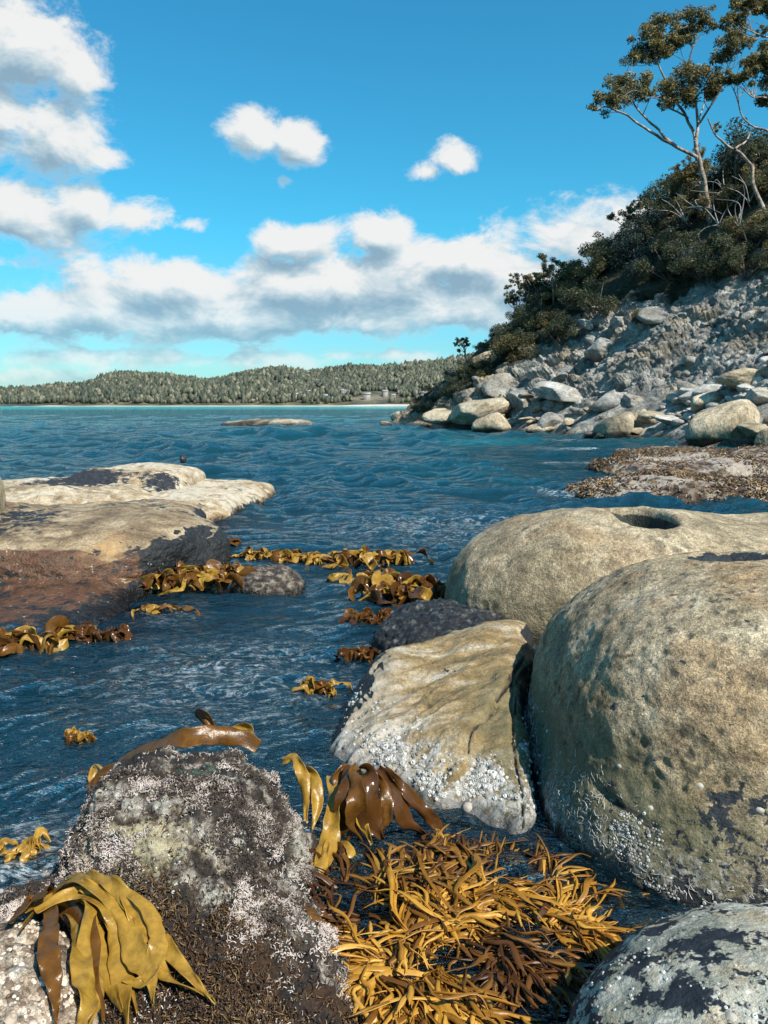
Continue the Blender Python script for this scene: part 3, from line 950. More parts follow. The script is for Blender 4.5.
rock('rock_shelf', (-4.6, 11.8, 0.05), (2.0, 1.9, 0.5), s_wh1, 7, lambda P, N: 0.06 * fbm(P * 1.5, 4, 85) + 0.02 * fbm(P * 8, 4, 86), M_WHITE,
     'white crusted rock shelf with a black mussel patch on top behind the brown shelf', 'rock',
     lambda P, N: dict(crust=0.42 + 0.25 * vnoise(P * 1.2, 96), dark=np.clip(0.72 * np.exp(-((P[:, 0] + 4.6) / 0.9) ** 2 - ((P[:, 1] - 11.4) / 0.9) ** 2) * sstep(0.2, 0.33, P[:, 2])
                                                              + 0.5 * np.exp(-((P[:, 0] + 3.3) / 0.3) ** 2 - ((P[:, 1] - 11.6) / 0.6) ** 2) + 0.08, 0, 1)))


def s_wh2(P):
    Q = P + 0.22 * np.stack([vnoise(P * 0.9, 87), vnoise(P * 0.9, 88), 0 * P[:, 0]], 1)
    return superell(Q, (-2.95, 12.0, -0.10), (0.98, 2.1, 0.38), 3.2, -0.12)


rock('rock_shelf', (-2.95, 12.0, -0.05), (1.0, 2.1, 0.38), s_wh2, 7, lambda P, N: 0.06 * fbm(P * 1.6, 4, 89) + 0.02 * fbm(P * 8, 4, 90), M_WHITE,
     'lower white crusted rock shelf running out into the water on the left', 'rock',
     lambda P, N: dict(crust=0.45 + 0.2 * vnoise(P, 91), dark=np.clip(0.22 + 0.2 * vnoise(P * 2, 92) + 0.2 * sstep(0.15, 0.02, P[:, 2]), 0, 1)))

M_MOUND = rock_mat('mussel_mound', [(0.1, (0.018, 0.016, 0.014)), (0.5, (0.07, 0.055, 0.042)), (0.9, (0.26, 0.21, 0.17))], 22.0, 60, bumps=[(30, 0.9, 0.03)], wet=(0.03, 0.04, WETC))
rock('mussel_mound', (-0.99, 6.5, -0.04), (0.34, 0.34, 0.22), lambda P: superell(P, (-0.99, 6.5, -0.04), (0.31, 0.32, 0.20), 2.2, 0.2), 6,
     lambda P, N: 0.03 * fbm(P * 4, 3, 93) + 0.016 * lumps(P, 26, 94), M_MOUND, 'small rounded brown mussel mound standing alone in the channel')

# weedy reef ledges beyond the boulders on the right
M_REEF = rock_mat('weedy_reef', [(0.1, (0.025, 0.017, 0.012)), (0.45, (0.085, 0.05, 0.03)), (0.65, (0.17, 0.11, 0.07)), (1.0, (0.36, 0.29, 0.22))], 5.0, 30,
                  layers=[dict(attr='gold', scale=4.0, weight=1.6, col=[(0.20, 0.10, 0.02), (0.40, 0.24, 0.06)], edge=0.15, amt=0.8),
                          dict(attr='crust', scale=3.0, weight=1.3, col=[(0.36, 0.29, 0.23), (0.60, 0.52, 0.44)], edge=0.12, amt=0.8),
                          dict(attr='dark', scale=4.0, weight=1.5, col=[(0.008, 0.010, 0.016), (0.03, 0.03, 0.036)], edge=0.1)],
                  bumps=[(10, 0.9, 0.1), (30, 0.8, 0.04)], wet=(0.02, 0.05, WETC), rough=0.6)
for i, (c, r, rz, lab) in enumerate((
        ((6.9, 13.3, -0.06), (3.7, 1.25, 0.34), 0.05, 'nearest weed covered reef ledge just beyond the boulder with the rock pool'),
        ((8.6, 18.2, -0.02), (3.6, 1.7, 0.34), 0.10, 'middle weed covered reef ledge between the boulder beach and the nearest ledge'),
        ((11.0, 22.6, -0.04), (4.0, 1.7, 0.30), 0.0, 'farthest weed covered reef ledge close under the big beach boulders'))):
    def s_reef(P, c=c, r=r, rz=rz, i=i):
        Q = P + 0.35 * np.stack([vnoise(P * 0.7, 95 + i), vnoise(P * 0.7, 96 + i), 0 * P[:, 0]], 1)
        return superell(Q, c, r, 2.8, rz)
    rock('reef_ledge', c, (r[0], r[1], r[2]), s_reef, 7,
         lambda P, N, i=i: 0.16 * fbm(P * 0.9, 3, 97 + i) + 0.07 * lumps(P, 3.0, 98 + i) + 0.045 * lumps(P, 8.0, 99 + i) - 0.04, M_REEF, lab, 'reef',
         lambda P, N, i=i: dict(gold=0.30 + 0.25 * vnoise(P * 0.8, 100 + i), crust=0.55 + 0.3 * vnoise(P * 0.6, 101 + i), dark=0.24 + 0.25 * vnoise(P * 0.7, 102 + i)))


# ---------------------------------------------------------------- shells and crusts on the rocks
def ring_barnacles(P, N, idx, rad, seed, base):
    """Small volcano-shaped shells with a hollow top, standing on the surface."""
    rng = np.random.default_rng(seed)
    prof = [(1.0, -0.15), (0.82, 0.35), (0.55, 0.62), (0.36, 0.58), (0.22, 0.2)]
    k = 8
    a = np.linspace(0, 2 * math.pi, k, endpoint=False)
    Vs, Fs = [], []
    tri = []
    for j in range(len(prof) - 1):
        for q in range(k):
            tri.append((j * k + q, j * k + (q + 1) % k, (j + 1) * k + (q + 1) % k, (j + 1) * k + q))
    cap = [((len(prof) - 1) * k + q, (len(prof) - 1) * k + q + 1, (len(prof) - 1) * k + q + 2, (len(prof) - 1) * k + (q + 3) % k) for q in (0, 2, 4)]
    tri = np.array(tri)
    n = 0
    for i, r in zip(idx, rad):
        nn = N[i]
        t = np.cross(nn, rng.normal(size=3)); t /= np.linalg.norm(t)
        b = np.cross(nn, t)
        sq = rng.uniform(0.8, 1.2)
        v = []
        for pr, ph in prof:
            w = pr * r * (1 + rng.uniform(-.12, .12, k))
            v.append(P[i] + np.outer(np.cos(a) * w * sq, t) + np.outer(np.sin(a) * w, b) + nn * (ph * r))
        Vs.append(np.concatenate(v)); Fs.append(tri + n); n += len(prof) * k
    return np.concatenate(Vs) - base, np.concatenate(Fs)


def pick(weights, n, seed):
    rng = np.random.default_rng(seed)
    return rng.choice(len(weights), n, p=weights / weights.sum())


def facing(P, N):
    v = np.array([0, 0, CAM_H]) - P
    v /= np.linalg.norm(v, axis=1)[:, None]
    return sstep(-0.25, 0.1, (v * N).sum(1))


M_BNC = plain_mat('barnacle_shell', [(0.0, (0.14, 0.13, 0.115)), (0.5, (0.33, 0.32, 0.295)), (1.0, (0.55, 0.54, 0.51))], island=True, rough=0.8)
rng = np.random.default_rng(3)
o, P, N, A, base = slab
wgt = facing(P, N) * sstep(0.02, 0.10, P[:, 2]) * (sstep(0.20, 0.07, P[:, 2]) ** 1.0) * (0.06 + sstep(-0.05, 0.4, vnoise(P * 7, 201))) * sstep(0.02, 0.05, P[:, 2])
idx = pick(wgt, 1700, 1)
V, F = ring_barnacles(P, N, idx, rng.gamma(3.0, 0.0014, len(idx)) + 0.002, 2, base)
b = link('barnacles', make_mesh('barnacles', V, F, mats=[M_BNC]), parent=o); b['kind'] = 'stuff'
o, P, N, A, base = big
wgt = facing(P, N) * sstep(0.02, 0.06, P[:, 2]) * sstep(0.28, 0.08, P[:, 2]) * (0.03 + sstep(0.1, 0.45, vnoise(P * 6, 202))) * sstep(2.0, 1.2, P[:, 0])
idx = pick(wgt, 900, 3)
V, F = ring_barnacles(P, N, idx, rng.gamma(3.0, 0.0009, len(idx)) + 0.0018, 4, base)
b = link('barnacles', make_mesh('barnacles', V, F, mats=[M_BNC]), parent=o); b['kind'] = 'stuff'


def worms(P, N, idx, length, rad, seed, base, curl=0.5, lift=0.3):
    """Chalky worm tubes and coralline sprigs: little bent tapering tubes."""
    rng = np.random.default_rng(seed)
    k, S = 4, 5
    a = np.linspace(0, 2 * math.pi, k, endpoint=False)
    n = len(idx)
    nn = N[idx]
    t = np.cross(nn, rng.normal(size=(n, 3))); t /= np.linalg.norm(t, axis=1)[:, None]
    L = length * rng.uniform(0.5, 1.4, n)
    p = P[idx] + nn * rad * 0.3
    rings = []
    for s in range(S):
        b2 = np.cross(nn, t)
        r = rad * (1 - 0.13 * s) * (0.8 + 0.4 * rng.random(n))
        side = b2
        up = np.cross(t, side)
        rings.append(p[:, None, :] + (np.cos(a)[None, :, None] * side[:, None, :] + np.sin(a)[None, :, None] * up[:, None, :]) * r[:, None, None])
        p = p + (t + nn * (lift * (1 if s < 3 else -0.3))) * (L / S)[:, None]
        t = t + np.cross(nn, t) * (rng.normal(0, curl, n) * (1.0))[:, None]
        t /= np.linalg.norm(t, axis=1)[:, None]
    V = np.stack(rings, 1)                      # n,S,k,3
    f = []
    for s in range(S - 1):
        for q in range(k):
            f.append((s * k + q, s * k + (q + 1) % k, (s + 1) * k + (q + 1) % k, (s + 1) * k + q))
    f.append(tuple((S - 1) * k + q for q in range(k)))
    F = (np.array(f)[None] + (np.arange(n) * S * k)[:, None, None]).reshape(-1, 4)
    return V.reshape(-1, 3) - base, F


M_WORM = plain_mat('worm_tube', [(0.0, (0.20, 0.19, 0.17)), (1.0, (0.55, 0.53, 0.49))], island=True)
wgt = facing(P, N) * sstep(0.03, 0.08, P[:, 2]) * sstep(0.32, 0.12, P[:, 2]) * sstep(-0.1, 0.3, vnoise(P * 4.5, 203)) * sstep(2.0, 1.3, P[:, 0])
V, F = worms(P, N, pick(wgt, 900, 5), 0.036, 0.0015, 6, base, 0.8, 0.03)
b = link('worm_tubes', make_mesh('worm_tubes', V, F, mats=[M_WORM]), parent=o); b['kind'] = 'stuff'

M_CORAL = plain_mat('coralline_sprig', [(0.0, (0.012, 0.010, 0.009)), (0.38, (0.035, 0.024, 0.018)), (0.50, (0.12, 0.088, 0.066)), (0.58, (0.42, 0.35, 0.31)), (1.0, (0.68, 0.60, 0.55))], 6.0, island='patch')
M_TURF = plain_mat('brown_turf', [(0.0, (0.012, 0.008, 0.006)), (0.45, (0.045, 0.022, 0.010)), (0.8, (0.11, 0.055, 0.018)), (1.0, (0.22, 0.14, 0.06))], island=True, rough=0.45)
o, P, N, A, base = barn
wgt = facing(P, N) * (1 - A['turf']) * sstep(0.0, 0.04, P[:, 2]) * (0.03 + sstep(-0.10, 0.30, vnoise(P * 8, 204) + 0.5 * vnoise(P * 19, 214))) * (1 - 0.7 * A['cream'])
V, F = worms(P, N, pick(wgt, 42000, 7), 0.011, 0.0019, 8, base, 0.9, 0.9)
b = link('coralline_sprigs', make_mesh('coralline_sprigs', V, F, mats=[M_CORAL]), parent=o); b['kind'] = 'stuff'
wgt = facing(P, N) * (0.03 + A['turf']) * (P[:, 2] > -0.06) * (P[:, 1] < 2.2) * (0.2 + sstep(-0.1, 0.3, vnoise(P * 8, 205)))
V, F = worms(P, N, pick(wgt, 16000, 9), 0.020, 0.0021, 10, base, 0.8, 0.9)
b = link('brown_turf', make_mesh('brown_turf', V, F, mats=[M_TURF]), parent=o); b['kind'] = 'stuff'
wgt = facing(P, N) * (0.02 + A['cream'] + 0.1 * (1 - A['turf'])) * (P[:, 2] > 0.03)
V, F = ring_barnacles(P, N, pick(wgt, 260, 11), rng.gamma(3.0, 0.0006, 260) + 0.002, 12, base)
b = link('barnacles', make_mesh('barnacles', V, F, mats=[M_BNC]), parent=o); b['kind'] = 'stuff'
o, P, N, A, base = pale
M_CREAMB = plain_mat('cream_barnacle', [(0.0, (0.12, 0.08, 0.055)), (0.4, (0.34, 0.26, 0.19)), (1.0, (0.62, 0.54, 0.45))], island=True, rough=0.8)
wgt = facing(P, N) * (P[:, 2] > 0.0) * (0.3 + sstep(-0.2, 0.3, vnoise(P * 9, 206)))
V, F = ring_barnacles(P, N, pick(wgt, 5000, 13), rng.gamma(3.0, 0.0011, 5000) + 0.0022, 14, base)
b = link('barnacles', make_mesh('barnacles', V, F, mats=[M_CREAMB]), parent=o); b['kind'] = 'stuff'
o, P, N, A, base = spot
wgt = facing(P, N) * (P[:, 2] > 0.05) * (0.03 + sstep(0.0, 0.4, vnoise(P * 5, 207)))
V, F = ring_barnacles(P, N, pick(wgt, 700, 15), rng.gamma(3.0, 0.0008, 700) + 0.0018, 16, base)
b = link('barnacles', make_mesh('barnacles', V, F, mats=[M_BNC]), parent=o); b['kind'] = 'stuff'

# limpets: ribbed cone shells clinging singly
M_LIMP = plain_mat('limpet_shell', [(0.0, (0.20, 0.17, 0.13)), (0.5, (0.38, 0.34, 0.28)), (1.0, (0.52, 0.48, 0.41))], 40, rough=0.7)
k = 20
lv = [(0, 0, 0.46)]
for j, (r, h) in enumerate(((0.25, 0.40), (0.6, 0.24), (1.0, 0.0), (0.95, -0.12))):
    for q in range(k):
        a_ = 2 * math.pi * q / k
        rr_ = r * (1 + (0.07 if q % 2 else -0.03) * r)
        lv.append((rr_ * math.cos(a_), rr_ * 0.85 * math.sin(a_), h))
lf = [(0, 1 + q, 1 + (q + 1) % k) for q in range(k)]
lq = [(1 + j * k + q, 1 + (j + 1) * k + q, 1 + (j + 1) * k + (q + 1) % k, 1 + j * k + (q + 1) % k) for j in range(3) for q in range(k)]
LIMPET = make_mesh('limpet', np.array(lv), [np.array(lf), np.array(lq)], mats=[M_LIMP])
for (rk, px, py, rad, lab) in ((slab, 468, 808, .026, 'largest limpet, low on the white barnacle band of the tilted slab'),
                               (big, 620, 766, .013, 'pale limpet high above the crack on the left side of the largest boulder'),
                               (big, 699, 787, .016, 'pale limpet on the tan front of the largest boulder, right of the crack'),
                               (big, 652, 808, .014, 'pale limpet just above the white crust on the front of the largest boulder'),
                               (big, 760, 812, .017, 'pale limpet among the black blotches at the right of the largest boulder'),
                               (big, 563, 808, .012, 'pale limpet below the crack on the mossy left foot of the largest boulder'),
                               (spot, 733, 1017, .017, 'white limpet at the bottom of the black blotched boulder'),
                               (spot, 624, 1004, .011, 'small limpet on a black patch of the blotched boulder')):
    p, nn = on_surface(rk[1], rk[2], px, py)
    o = link('limpet', LIMPET, [float(x) for x in p - nn * 0.003])
    o.scale = (rad, rad, rad)
    o.rotation_euler = Vector(nn).to_track_quat('Z', 'Y').to_euler()
    tag(o, lab, 'limpet', 'limpets clinging to the boulders')
# ---------------------------------------------------------------- the headland on the right
A0 = np.array([14.3, 28.5])
SD = np.array([-0.400, 0.9165])       # along the shore, away from the camera
ND = np.array([0.9165, 0.400])        # inland


def interp(x, xs, ys):
    return np.interp(x, xs, ys)


def ground(s, n):
    """Height of the headland at s metres along the shore and n metres inland."""
    cap = interp(s, [-30, 10, 17, 22, 25, 27.5, 29, 31, 33, 36, 38], [36, 34, 30, 24.0, 18.0, 13.5, 10.5, 8.0, 4.6, 0.2, -1.2])
    toe = interp(s, [-30, 0, 9, 14, 18, 24, 30], [3.2, 3.0, 2.6, 1.6, 0.9, 0.5, 0.5])         # width of the boulder beach
    clif = interp(s, [-30, 8, 18.5, 21.7, 25, 29, 34], [6.6, 6.2, 6.2, 4.3, 3.0, 2.0, 1.5])    # width of the bare rock face
    toeh = toe * 0.74
    clh = toeh + clif * 1.06
    n = np.asarray(n, float)
    h = np.where(n < 0, n * 0.35, toeh * (n.clip(0) / toe))
    t = np.clip((n - toe) / clif, 0, 1)
    m = (n - toe - clif).clip(0)
    h = np.where(n >= toe, toeh + (clh - toeh) * t, h)
    h = np.where(m > 0, clh + 19.0 * (1 - np.exp(-m / 15.0)), h)
    soft = np.maximum(cap, 0.05)
    h = np.where(h > 0, soft * (1 - np.exp(-(np.maximum(h, 0) / soft) ** 2.5)) ** (1 / 2.5), h)
    h = np.where(cap < 0.05, np.minimum(h, cap), h)
    return h, t, (n - toe - clif)


def SN(s, n):
    return A0[0] + SD[0] * s + ND[0] * n, A0[1] + SD[1] * s + ND[1] * n


ss = np.linspace(-26, 39, 800)
nn_ = np.concatenate([np.linspace(-6, 0, 24, endpoint=False), np.linspace(0, 12, 330, endpoint=False), np.linspace(12, 70, 140)])
S, NN = np.meshgrid(ss, nn_)
S, NN = S.ravel(), NN.ravel()
wob = 1.1 * vnoise(np.stack([S * 0.16, NN * 0.0, S * 0], 1), 301) + 0.5 * vnoise(np.stack([S * 0.45, NN * 0.2, S * 0], 1), 302)
Hh, Tt, Hn = ground(S, NN + wob)
X, Y = SN(S, NN)
CP = np.stack([X, Y, Hh], 1)
n1 = len(ss)
ii = (np.arange(len(nn_) - 1)[:, None] * n1 + np.arange(n1 - 1)[None, :]).ravel()
CF = np.stack([ii, ii + n1, ii + n1 + 1, ii + 1], 1)
CT = np.concatenate([CF[:, :3], CF[:, [0, 2, 3]]])
CN = vnormals(CP, CT)
face = sstep(-0.02, 0.10, Tt) * (1 - sstep(0.0, 2.5, Hn)) * sstep(-0.3, 0.3, Hh)
SR = np.stack([S, NN * 0.9, Hh], 1)            # rock is broken along dipping beds
c_, s_ = math.cos(R(-30)), math.sin(R(-30))
BR = np.stack([S * c_ + Hh * s_, NN, (-S * s_ + Hh * c_) * 2.1], 1)
BR = BR + 0.12 * np.stack([vnoise(BR * 0.8, 303), vnoise(BR * 0.8, 304), vnoise(BR * 0.8, 305)], 1)
disp = np.zeros(len(S))
big_l = interp(S, [-30, 9, 16, 30], [0.55, 0.60, 1.0, 1.0])     # smooth sloping face to the right, broken slabs towards the point
for sc, amp, tilt, sd_ in ((0.22, 0.60, 0.8, 310), (0.55, 0.34, 0.8, 320), (1.2, 0.22, 0.9, 330), (2.9, 0.12, 0.9, 340)):
    f1, f2, rid, vec = voronoi(BR * sc, sd_)
    tl = (rid - 0.5) * 2 * tilt
    amp = amp * (big_l if sc < 1.0 else 0.85)
    disp += amp * ((rid[:, 0] - 0.5) * 1.3 + (vec * tl[:, [1, 2, 0]]).sum(1)) - amp * 0.35 * (1 - sstep(0.0, 0.10, f2 - f1))
disp += 0.25 * fbm(SR * 0.5, 4, 350)
small = 0.18 * fbm(SR * 0.8, 4, 351)
CPD = CP + CN * (disp * face * interp(S, [-30, 12, 20, 28], [0.85, 0.9, 1, 0.8]) + small * (1 - face))[:, None]
veg = sstep(-0.2, 0.8, Hn + 1.3 * fbm(SR * 0.35, 3, 352)) * sstep(0.3, 1.2, Hh)
veg = np.maximum(veg, 0.9 * sstep(20, 23.0, S + 2 * vnoise(SR * 0.5, 353)) * sstep(0.1, 0.4, fbm(SR * 0.45, 3, 354) + 0.25) * sstep(1.2, 2.5, Hh))
dirt = sstep(20, 25, S) * 0.5
M_CLIFF = rock_mat('cliff_rock', [(0.0, (0.15, 0.15, 0.14)), (0.35, (0.27, 0.26, 0.235)), (0.65, (0.38, 0.36, 0.32)), (1.0, (0.52, 0.49, 0.43))], 0.55, 14,
                   stretch=((0, R(28), 0), (1, 1, 2.2)), broad=((0.36, 0.27, 0.16), 0.7, 0.5), wet=(0.25, 0.35, (0.3, 0.3, 0.3), 1.2),
                   layers=[dict(attr='stain', scale=1.1, weight=1.5, col=[(0.035, 0.04, 0.042), (0.085, 0.09, 0.085)], edge=0.15, amt=0.85),
                           dict(attr='brown', scale=0.8, weight=1.0, col=[(0.16, 0.11, 0.06), (0.32, 0.24, 0.15)], edge=0.3, amt=0.85),
                           dict(attr='veg', scale=2.5, weight=0.8, col=[(0.020, 0.022, 0.012), (0.06, 0.055, 0.03)], edge=0.2)],
                   bumps=[(1.6, 0.8, 0.35), (5, 0.8, 0.12), (16, 0.6, 0.04)], speck=0.4)
stain = 0.31 + 0.30 * fbm(BR * 0.22, 3, 360) + 0.16 * sstep(18, 24, S)
cliff = link('cliff', make_mesh('cliff', CPD, CF, False, attrs={'veg': veg, 'stain': np.clip(stain, 0, 1), 'brown': np.clip(dirt + 0.15, 0, 1)}, mats=[M_CLIFF]))
tag(cliff, 'fractured grey rock cliff and wooded headland on the right of the bay', 'cliff', kind='structure')

from mathutils.bvhtree import BVHTree
CBVH = BVHTree.FromPolygons([tuple(v) for v in CPD.tolist()], CF.tolist())


def land(x, y):
    h = CBVH.ray_cast(Vector((x, y, 80)), Vector((0, 0, -1)))
    return (h[0].z, np.array(h[1])) if h[0] is not None else (0.0, np.array([0, 0, 1.0]))


def land_px(px, py):
    """Where the view through a pixel meets the headland."""
    d = at(px, py, Y=10) - np.array([0, 0, CAM_H])
    h = CBVH.ray_cast(Vector((0, 0, CAM_H)), Vector(d).normalized())
    return None if h[0] is None else np.array(h[0])


def ground_px(px, py, more=60):
    """The same, searching downward when the pixel looks past the skyline."""
    for k in range(0, more, 2):
        p = land_px(px, py + k)
        if p is not None and p[1] < 75:
            return p
    return at(px, py, Y=52)


# ---------------------------------------------------------------- loose blocks and boulders
def block_mesh(name, seed, mat, level=4, round_=0.05, flat=1.0, planes=13):
    rng = np.random.default_rng(seed)
    D, F = sphere_dirs(level)
    ns = rng.normal(size=(planes, 3)); ns /= np.linalg.norm(ns, axis=1)[:, None]
    ds = rng.uniform(0.42, 0.80, planes)
    sc = np.array([1.0, rng.uniform(0.65, 0.95), flat * rng.uniform(0.6, 0.85)])

    def sdf(P):
        d = np.linalg.norm(P, axis=1) - 0.95
        for n_, q in zip(ns, ds):
            d = smax(d, P @ n_ - q, round_)
        return d
    P, F = grow((0, 0, 0), (1, 1, 1), sdf, level, 40)
    P = P + vnormals(P, F) * ((0.07 if round_ > 0.1 else 0.03) * fbm(P * 1.7 + seed, 3, seed) + 0.025 * fbm(P * 6 + seed, 3, seed + 1))[:, None]
    P = P * sc
    return make_mesh(name, P, F, mats=[mat])


M_BLOCK = rock_mat('grey_block', [(0.0, (0.17, 0.17, 0.165)), (0.4, (0.28, 0.275, 0.255)), (1.0, (0.45, 0.435, 0.40))], 1.3, 9, objrand=0.28,
                   layers=[dict(level=0.26, scale=1.6, weight=1.5, col=[(0.04, 0.045, 0.045), (0.10, 0.10, 0.095)], edge=0.15, amt=0.8)],
                   broad=((0.34, 0.27, 0.18), 0.8, 0.5), bumps=[(4, 0.7, 0.12), (14, 0.6, 0.04)])
M_BEACH = rock_mat('beach_boulder', [(0.0, (0.22, 0.17, 0.11)), (0.4, (0.38, 0.31, 0.21)), (1.0, (0.54, 0.46, 0.34))], 1.0, 9, objrand=0.15,
                   layers=[dict(level=0.14, scale=1.6, weight=1.3, col=[(0.07, 0.06, 0.05), (0.14, 0.12, 0.10)], edge=0.2, amt=0.7)],
                   wet=(0.28, 0.28, (0.10, 0.11, 0.10), 1.5), bumps=[(3, 0.6, 0.12), (12, 0.6, 0.04)])
M_COB = rock_mat('pale_beach_stone', [(0.0, (0.27, 0.26, 0.24)), (0.5, (0.40, 0.385, 0.355)), (1.0, (0.56, 0.54, 0.49))], 1.0, 9, objrand=0.25, bumps=[(5, 0.5, 0.06)])
BLK = [block_mesh('rock_block', 400 + i, M_BLOCK, 5, 0.014, 1.0, 8) for i in range(9)]
BCH = [block_mesh('beach_boulder', 430 + i, M_BEACH, 5, 0.26, 0.95, 10) for i in range(6)]
COB = [block_mesh('beach_stone', 450 + i, M_COB, 4, 0.12, 0.8, 11) for i in range(5)]
# named boulders of the shore: px of centre, py of foot, width px, height px
HERO = [(729, 445, 92, 38, 'big flat topped tan boulder at the water edge on the far right', 0.2),
        (671, 436, 46, 42, 'tall pale wedge shaped boulder left of the flat topped tan boulder', 1.1),
        (613, 438, 38, 22, 'ridged tan boulder with dark foot at the water line', 2.0),
        (640, 438, 26, 24, 'small dark grey boulder between the ridged boulder and the tall wedge boulder', 0.5),
        (549, 431, 42, 23, 'squarish orange tan boulder standing in the water below the slabs', 0.9),
        (584, 431, 28, 22, 'rounded cream boulder beside the squarish orange tan boulder', 1.7),
        (492, 433, 40, 17, 'low pale boulder awash off the foot of the brown slabs', 0.1),
        (524, 432, 14, 12, 'small dark boulder between the awash boulder and the squarish one', 2.5),
        (419, 421, 18, 15, 'rounded brown boulder at the tip of the point', 0.3),
        (402, 422, 20, 9, 'low brown ledge boulder at the very end of the point', 0.0),
        (428, 428, 22, 6, 'flat pale rock awash in front of the point', 0.0),
        (385, 427, 13, 5, 'small dark rock awash off the end of the point', 0.4),
        (708, 408, 44, 14, 'flat grey brown boulder behind the flat topped tan boulder', 0.6),
        (745, 388, 50, 16, 'long pale orange slab lying high on the boulder beach', 0.1),
        (768, 450, 26, 18, 'dark weedy boulder cut by the right edge of the photo', 0.1)]
for i, (px, py, wpx, hpx, lab, rz) in enumerate(HERO):
    p = at(px, py, z=0.0) if py > 415 else land_px(px, py)
    depth = p[1]
    w_ = wpx / FPX * depth * 1.02
    h_ = hpx / FPX * depth * 1.05
    me = BCH[i % len(BCH)]
    vs = np.array([v.co[:] for v in me.vertices])
    yy = p[1] + 0.05 * w_
    o = link('boulder', me, (p[0] * yy / p[1], yy, p[2] + h_ * 0.34))
    c2, s2 = math.cos(rz), math.sin(rz)
    ex = np.ptp(vs[:, 0] * c2 - vs[:, 1] * s2)
    ez = vs[:, 2].max()
    o.scale = (w_ / ex, w_ / ex * 0.9, h_ * 0.80 / ez)
    o.rotation_euler = (0, 0, rz)
    tag(o, lab, 'boulder', 'boulders along the shore')

# the big slabs leaning at the foot of the cliff
SLABS = [(505, 384, 44, 40, 0.5, 'large tilted grey slab leaning on the cliff foot above the orange tan boulder', M_BLOCK),
         (482, 408, 62, 34, -0.3, 'broad brown slab at the foot of the cliff by the point', M_BEACH),
         (447, 414, 46, 24, 0.1, 'long brown slab sloping into the water near the point', M_BEACH),
         (489, 362, 30, 40, 0.0, 'blocky tan rock pillar standing over the dark overhang', M_BEACH),
         (560, 392, 50, 34, 0.4, 'large pale grey block in the rubble right of the tilted slab', M_BLOCK),
         (524, 400, 40, 26, 0.9, 'pale angular block lodged below the tilted slab', M_BLOCK),
         (610, 400, 40, 26, 0.2, 'dark grey block in the rubble above the ridged boulder', M_BLOCK),
         (655, 318, 36, 30, 0.8, 'grey block sticking out high on the cliff face', M_BLOCK),
         (600, 350, 44, 30, 1.3, 'pale grey block halfway up the rubble slope', M_BLOCK)]
for i, (px, py, wpx, hpx, rz, lab, mt) in enumerate(SLABS):
    p = land_px(px, py)
    if p is None:
        p = at(px, py, Y=48)
    k = p[1] / FPX
    me = block_mesh('rock_slab', 470 + i, mt, 5, 0.018, 0.75, 8)
    o = link('rock_slab', me, p)
    o.scale = (wpx * k * 0.62, wpx * k * 0.55, hpx * k * 0.66)
    o.rotation_euler = (0.25, -0.35 + 0.1 * i % 0.5, rz)
    tag(o, lab, 'rock', 'fallen slabs at the cliff foot')

rng = np.random.default_rng(21)
cnt = 0
tries = 0
while cnt < 170 and tries < 3000:
    tries += 1
    s = rng.uniform(-6, 24); n = rng.uniform(0.5, 9.0)
    h, t, hn = ground(np.array([s]), np.array([n]))
    if hn[0] > -0.5 or n > 10: continue
    x, y = SN(s, n)
    z, nn = land(x, y)
    sz = min(0.85, 0.15 + rng.gamma(1.4, 0.14)) * (1.1 - 0.2 * t[0])
    o = bpy.data.objects.new('rock_block', BLK[cnt % len(BLK)])
    col.objects.link(o)
    o.location = (x, y, z + sz * 0.05)
    o.rotation_euler = (rng.uniform(-.5, .5), rng.uniform(-.5, .5), rng.uniform(0, 6.28))
    o.scale = (sz * rng.uniform(.8, 1.3), sz * rng.uniform(.7, 1.1), sz * rng.uniform(.6, 1.0))
    tag(o, 'angular grey block among the rubble on the cliff slope', 'rock', 'rubble blocks on the cliff slope')
    cnt += 1
for i in range(130):
    s = rng.uniform(-5, 8); n = rng.uniform(0.6, 3.8) * interp(s, [-5, 0, 12], [1, 1, 0.8])
    x, y = SN(s, n)
    z, nn = land(x, y)
    sz = 0.14 + rng.gamma(2.0, 0.11)
    o = bpy.data.objects.new('beach_stone', COB[i % len(COB)])
    col.objects.link(o)
    o.location = (x, y, z + sz * 0.3)
    o.rotation_euler = (rng.uniform(-.2, .2), rng.uniform(-.2, .2), rng.uniform(0, 6.28))
    o.scale = (sz * rng.uniform(.9, 1.5), sz, sz * rng.uniform(.7, 1.0))
    tag(o, 'pale rounded stone on the boulder beach below the cliff', 'stone', 'pale stones on the boulder beach')
for i in range(40):
    s = rng.uniform(-5, 20); n = rng.uniform(-0.5, 1.6) * interp(s, [-5, 0, 20], [1.4, 1.2, 0.5])
    x, y = SN(s, n)
    z, nn = land(x, y)
    sz = 0.22 + rng.gamma(2.0, 0.14)
    o = bpy.data.objects.new('beach_boulder', BCH[i % len(BCH)])
    col.objects.link(o)
    o.location = (x, y, z + sz * 0.3)
    o.rotation_euler = (rng.uniform(-.2, .2), rng.uniform(-.2, .2), rng.uniform(0, 6.28))
    o.scale = (sz * rng.uniform(.9, 1.4), sz, sz * rng.uniform(.6, .9))
    tag(o, 'small tan boulder along the water line of the boulder beach', 'boulder', 'small boulders along the water line')
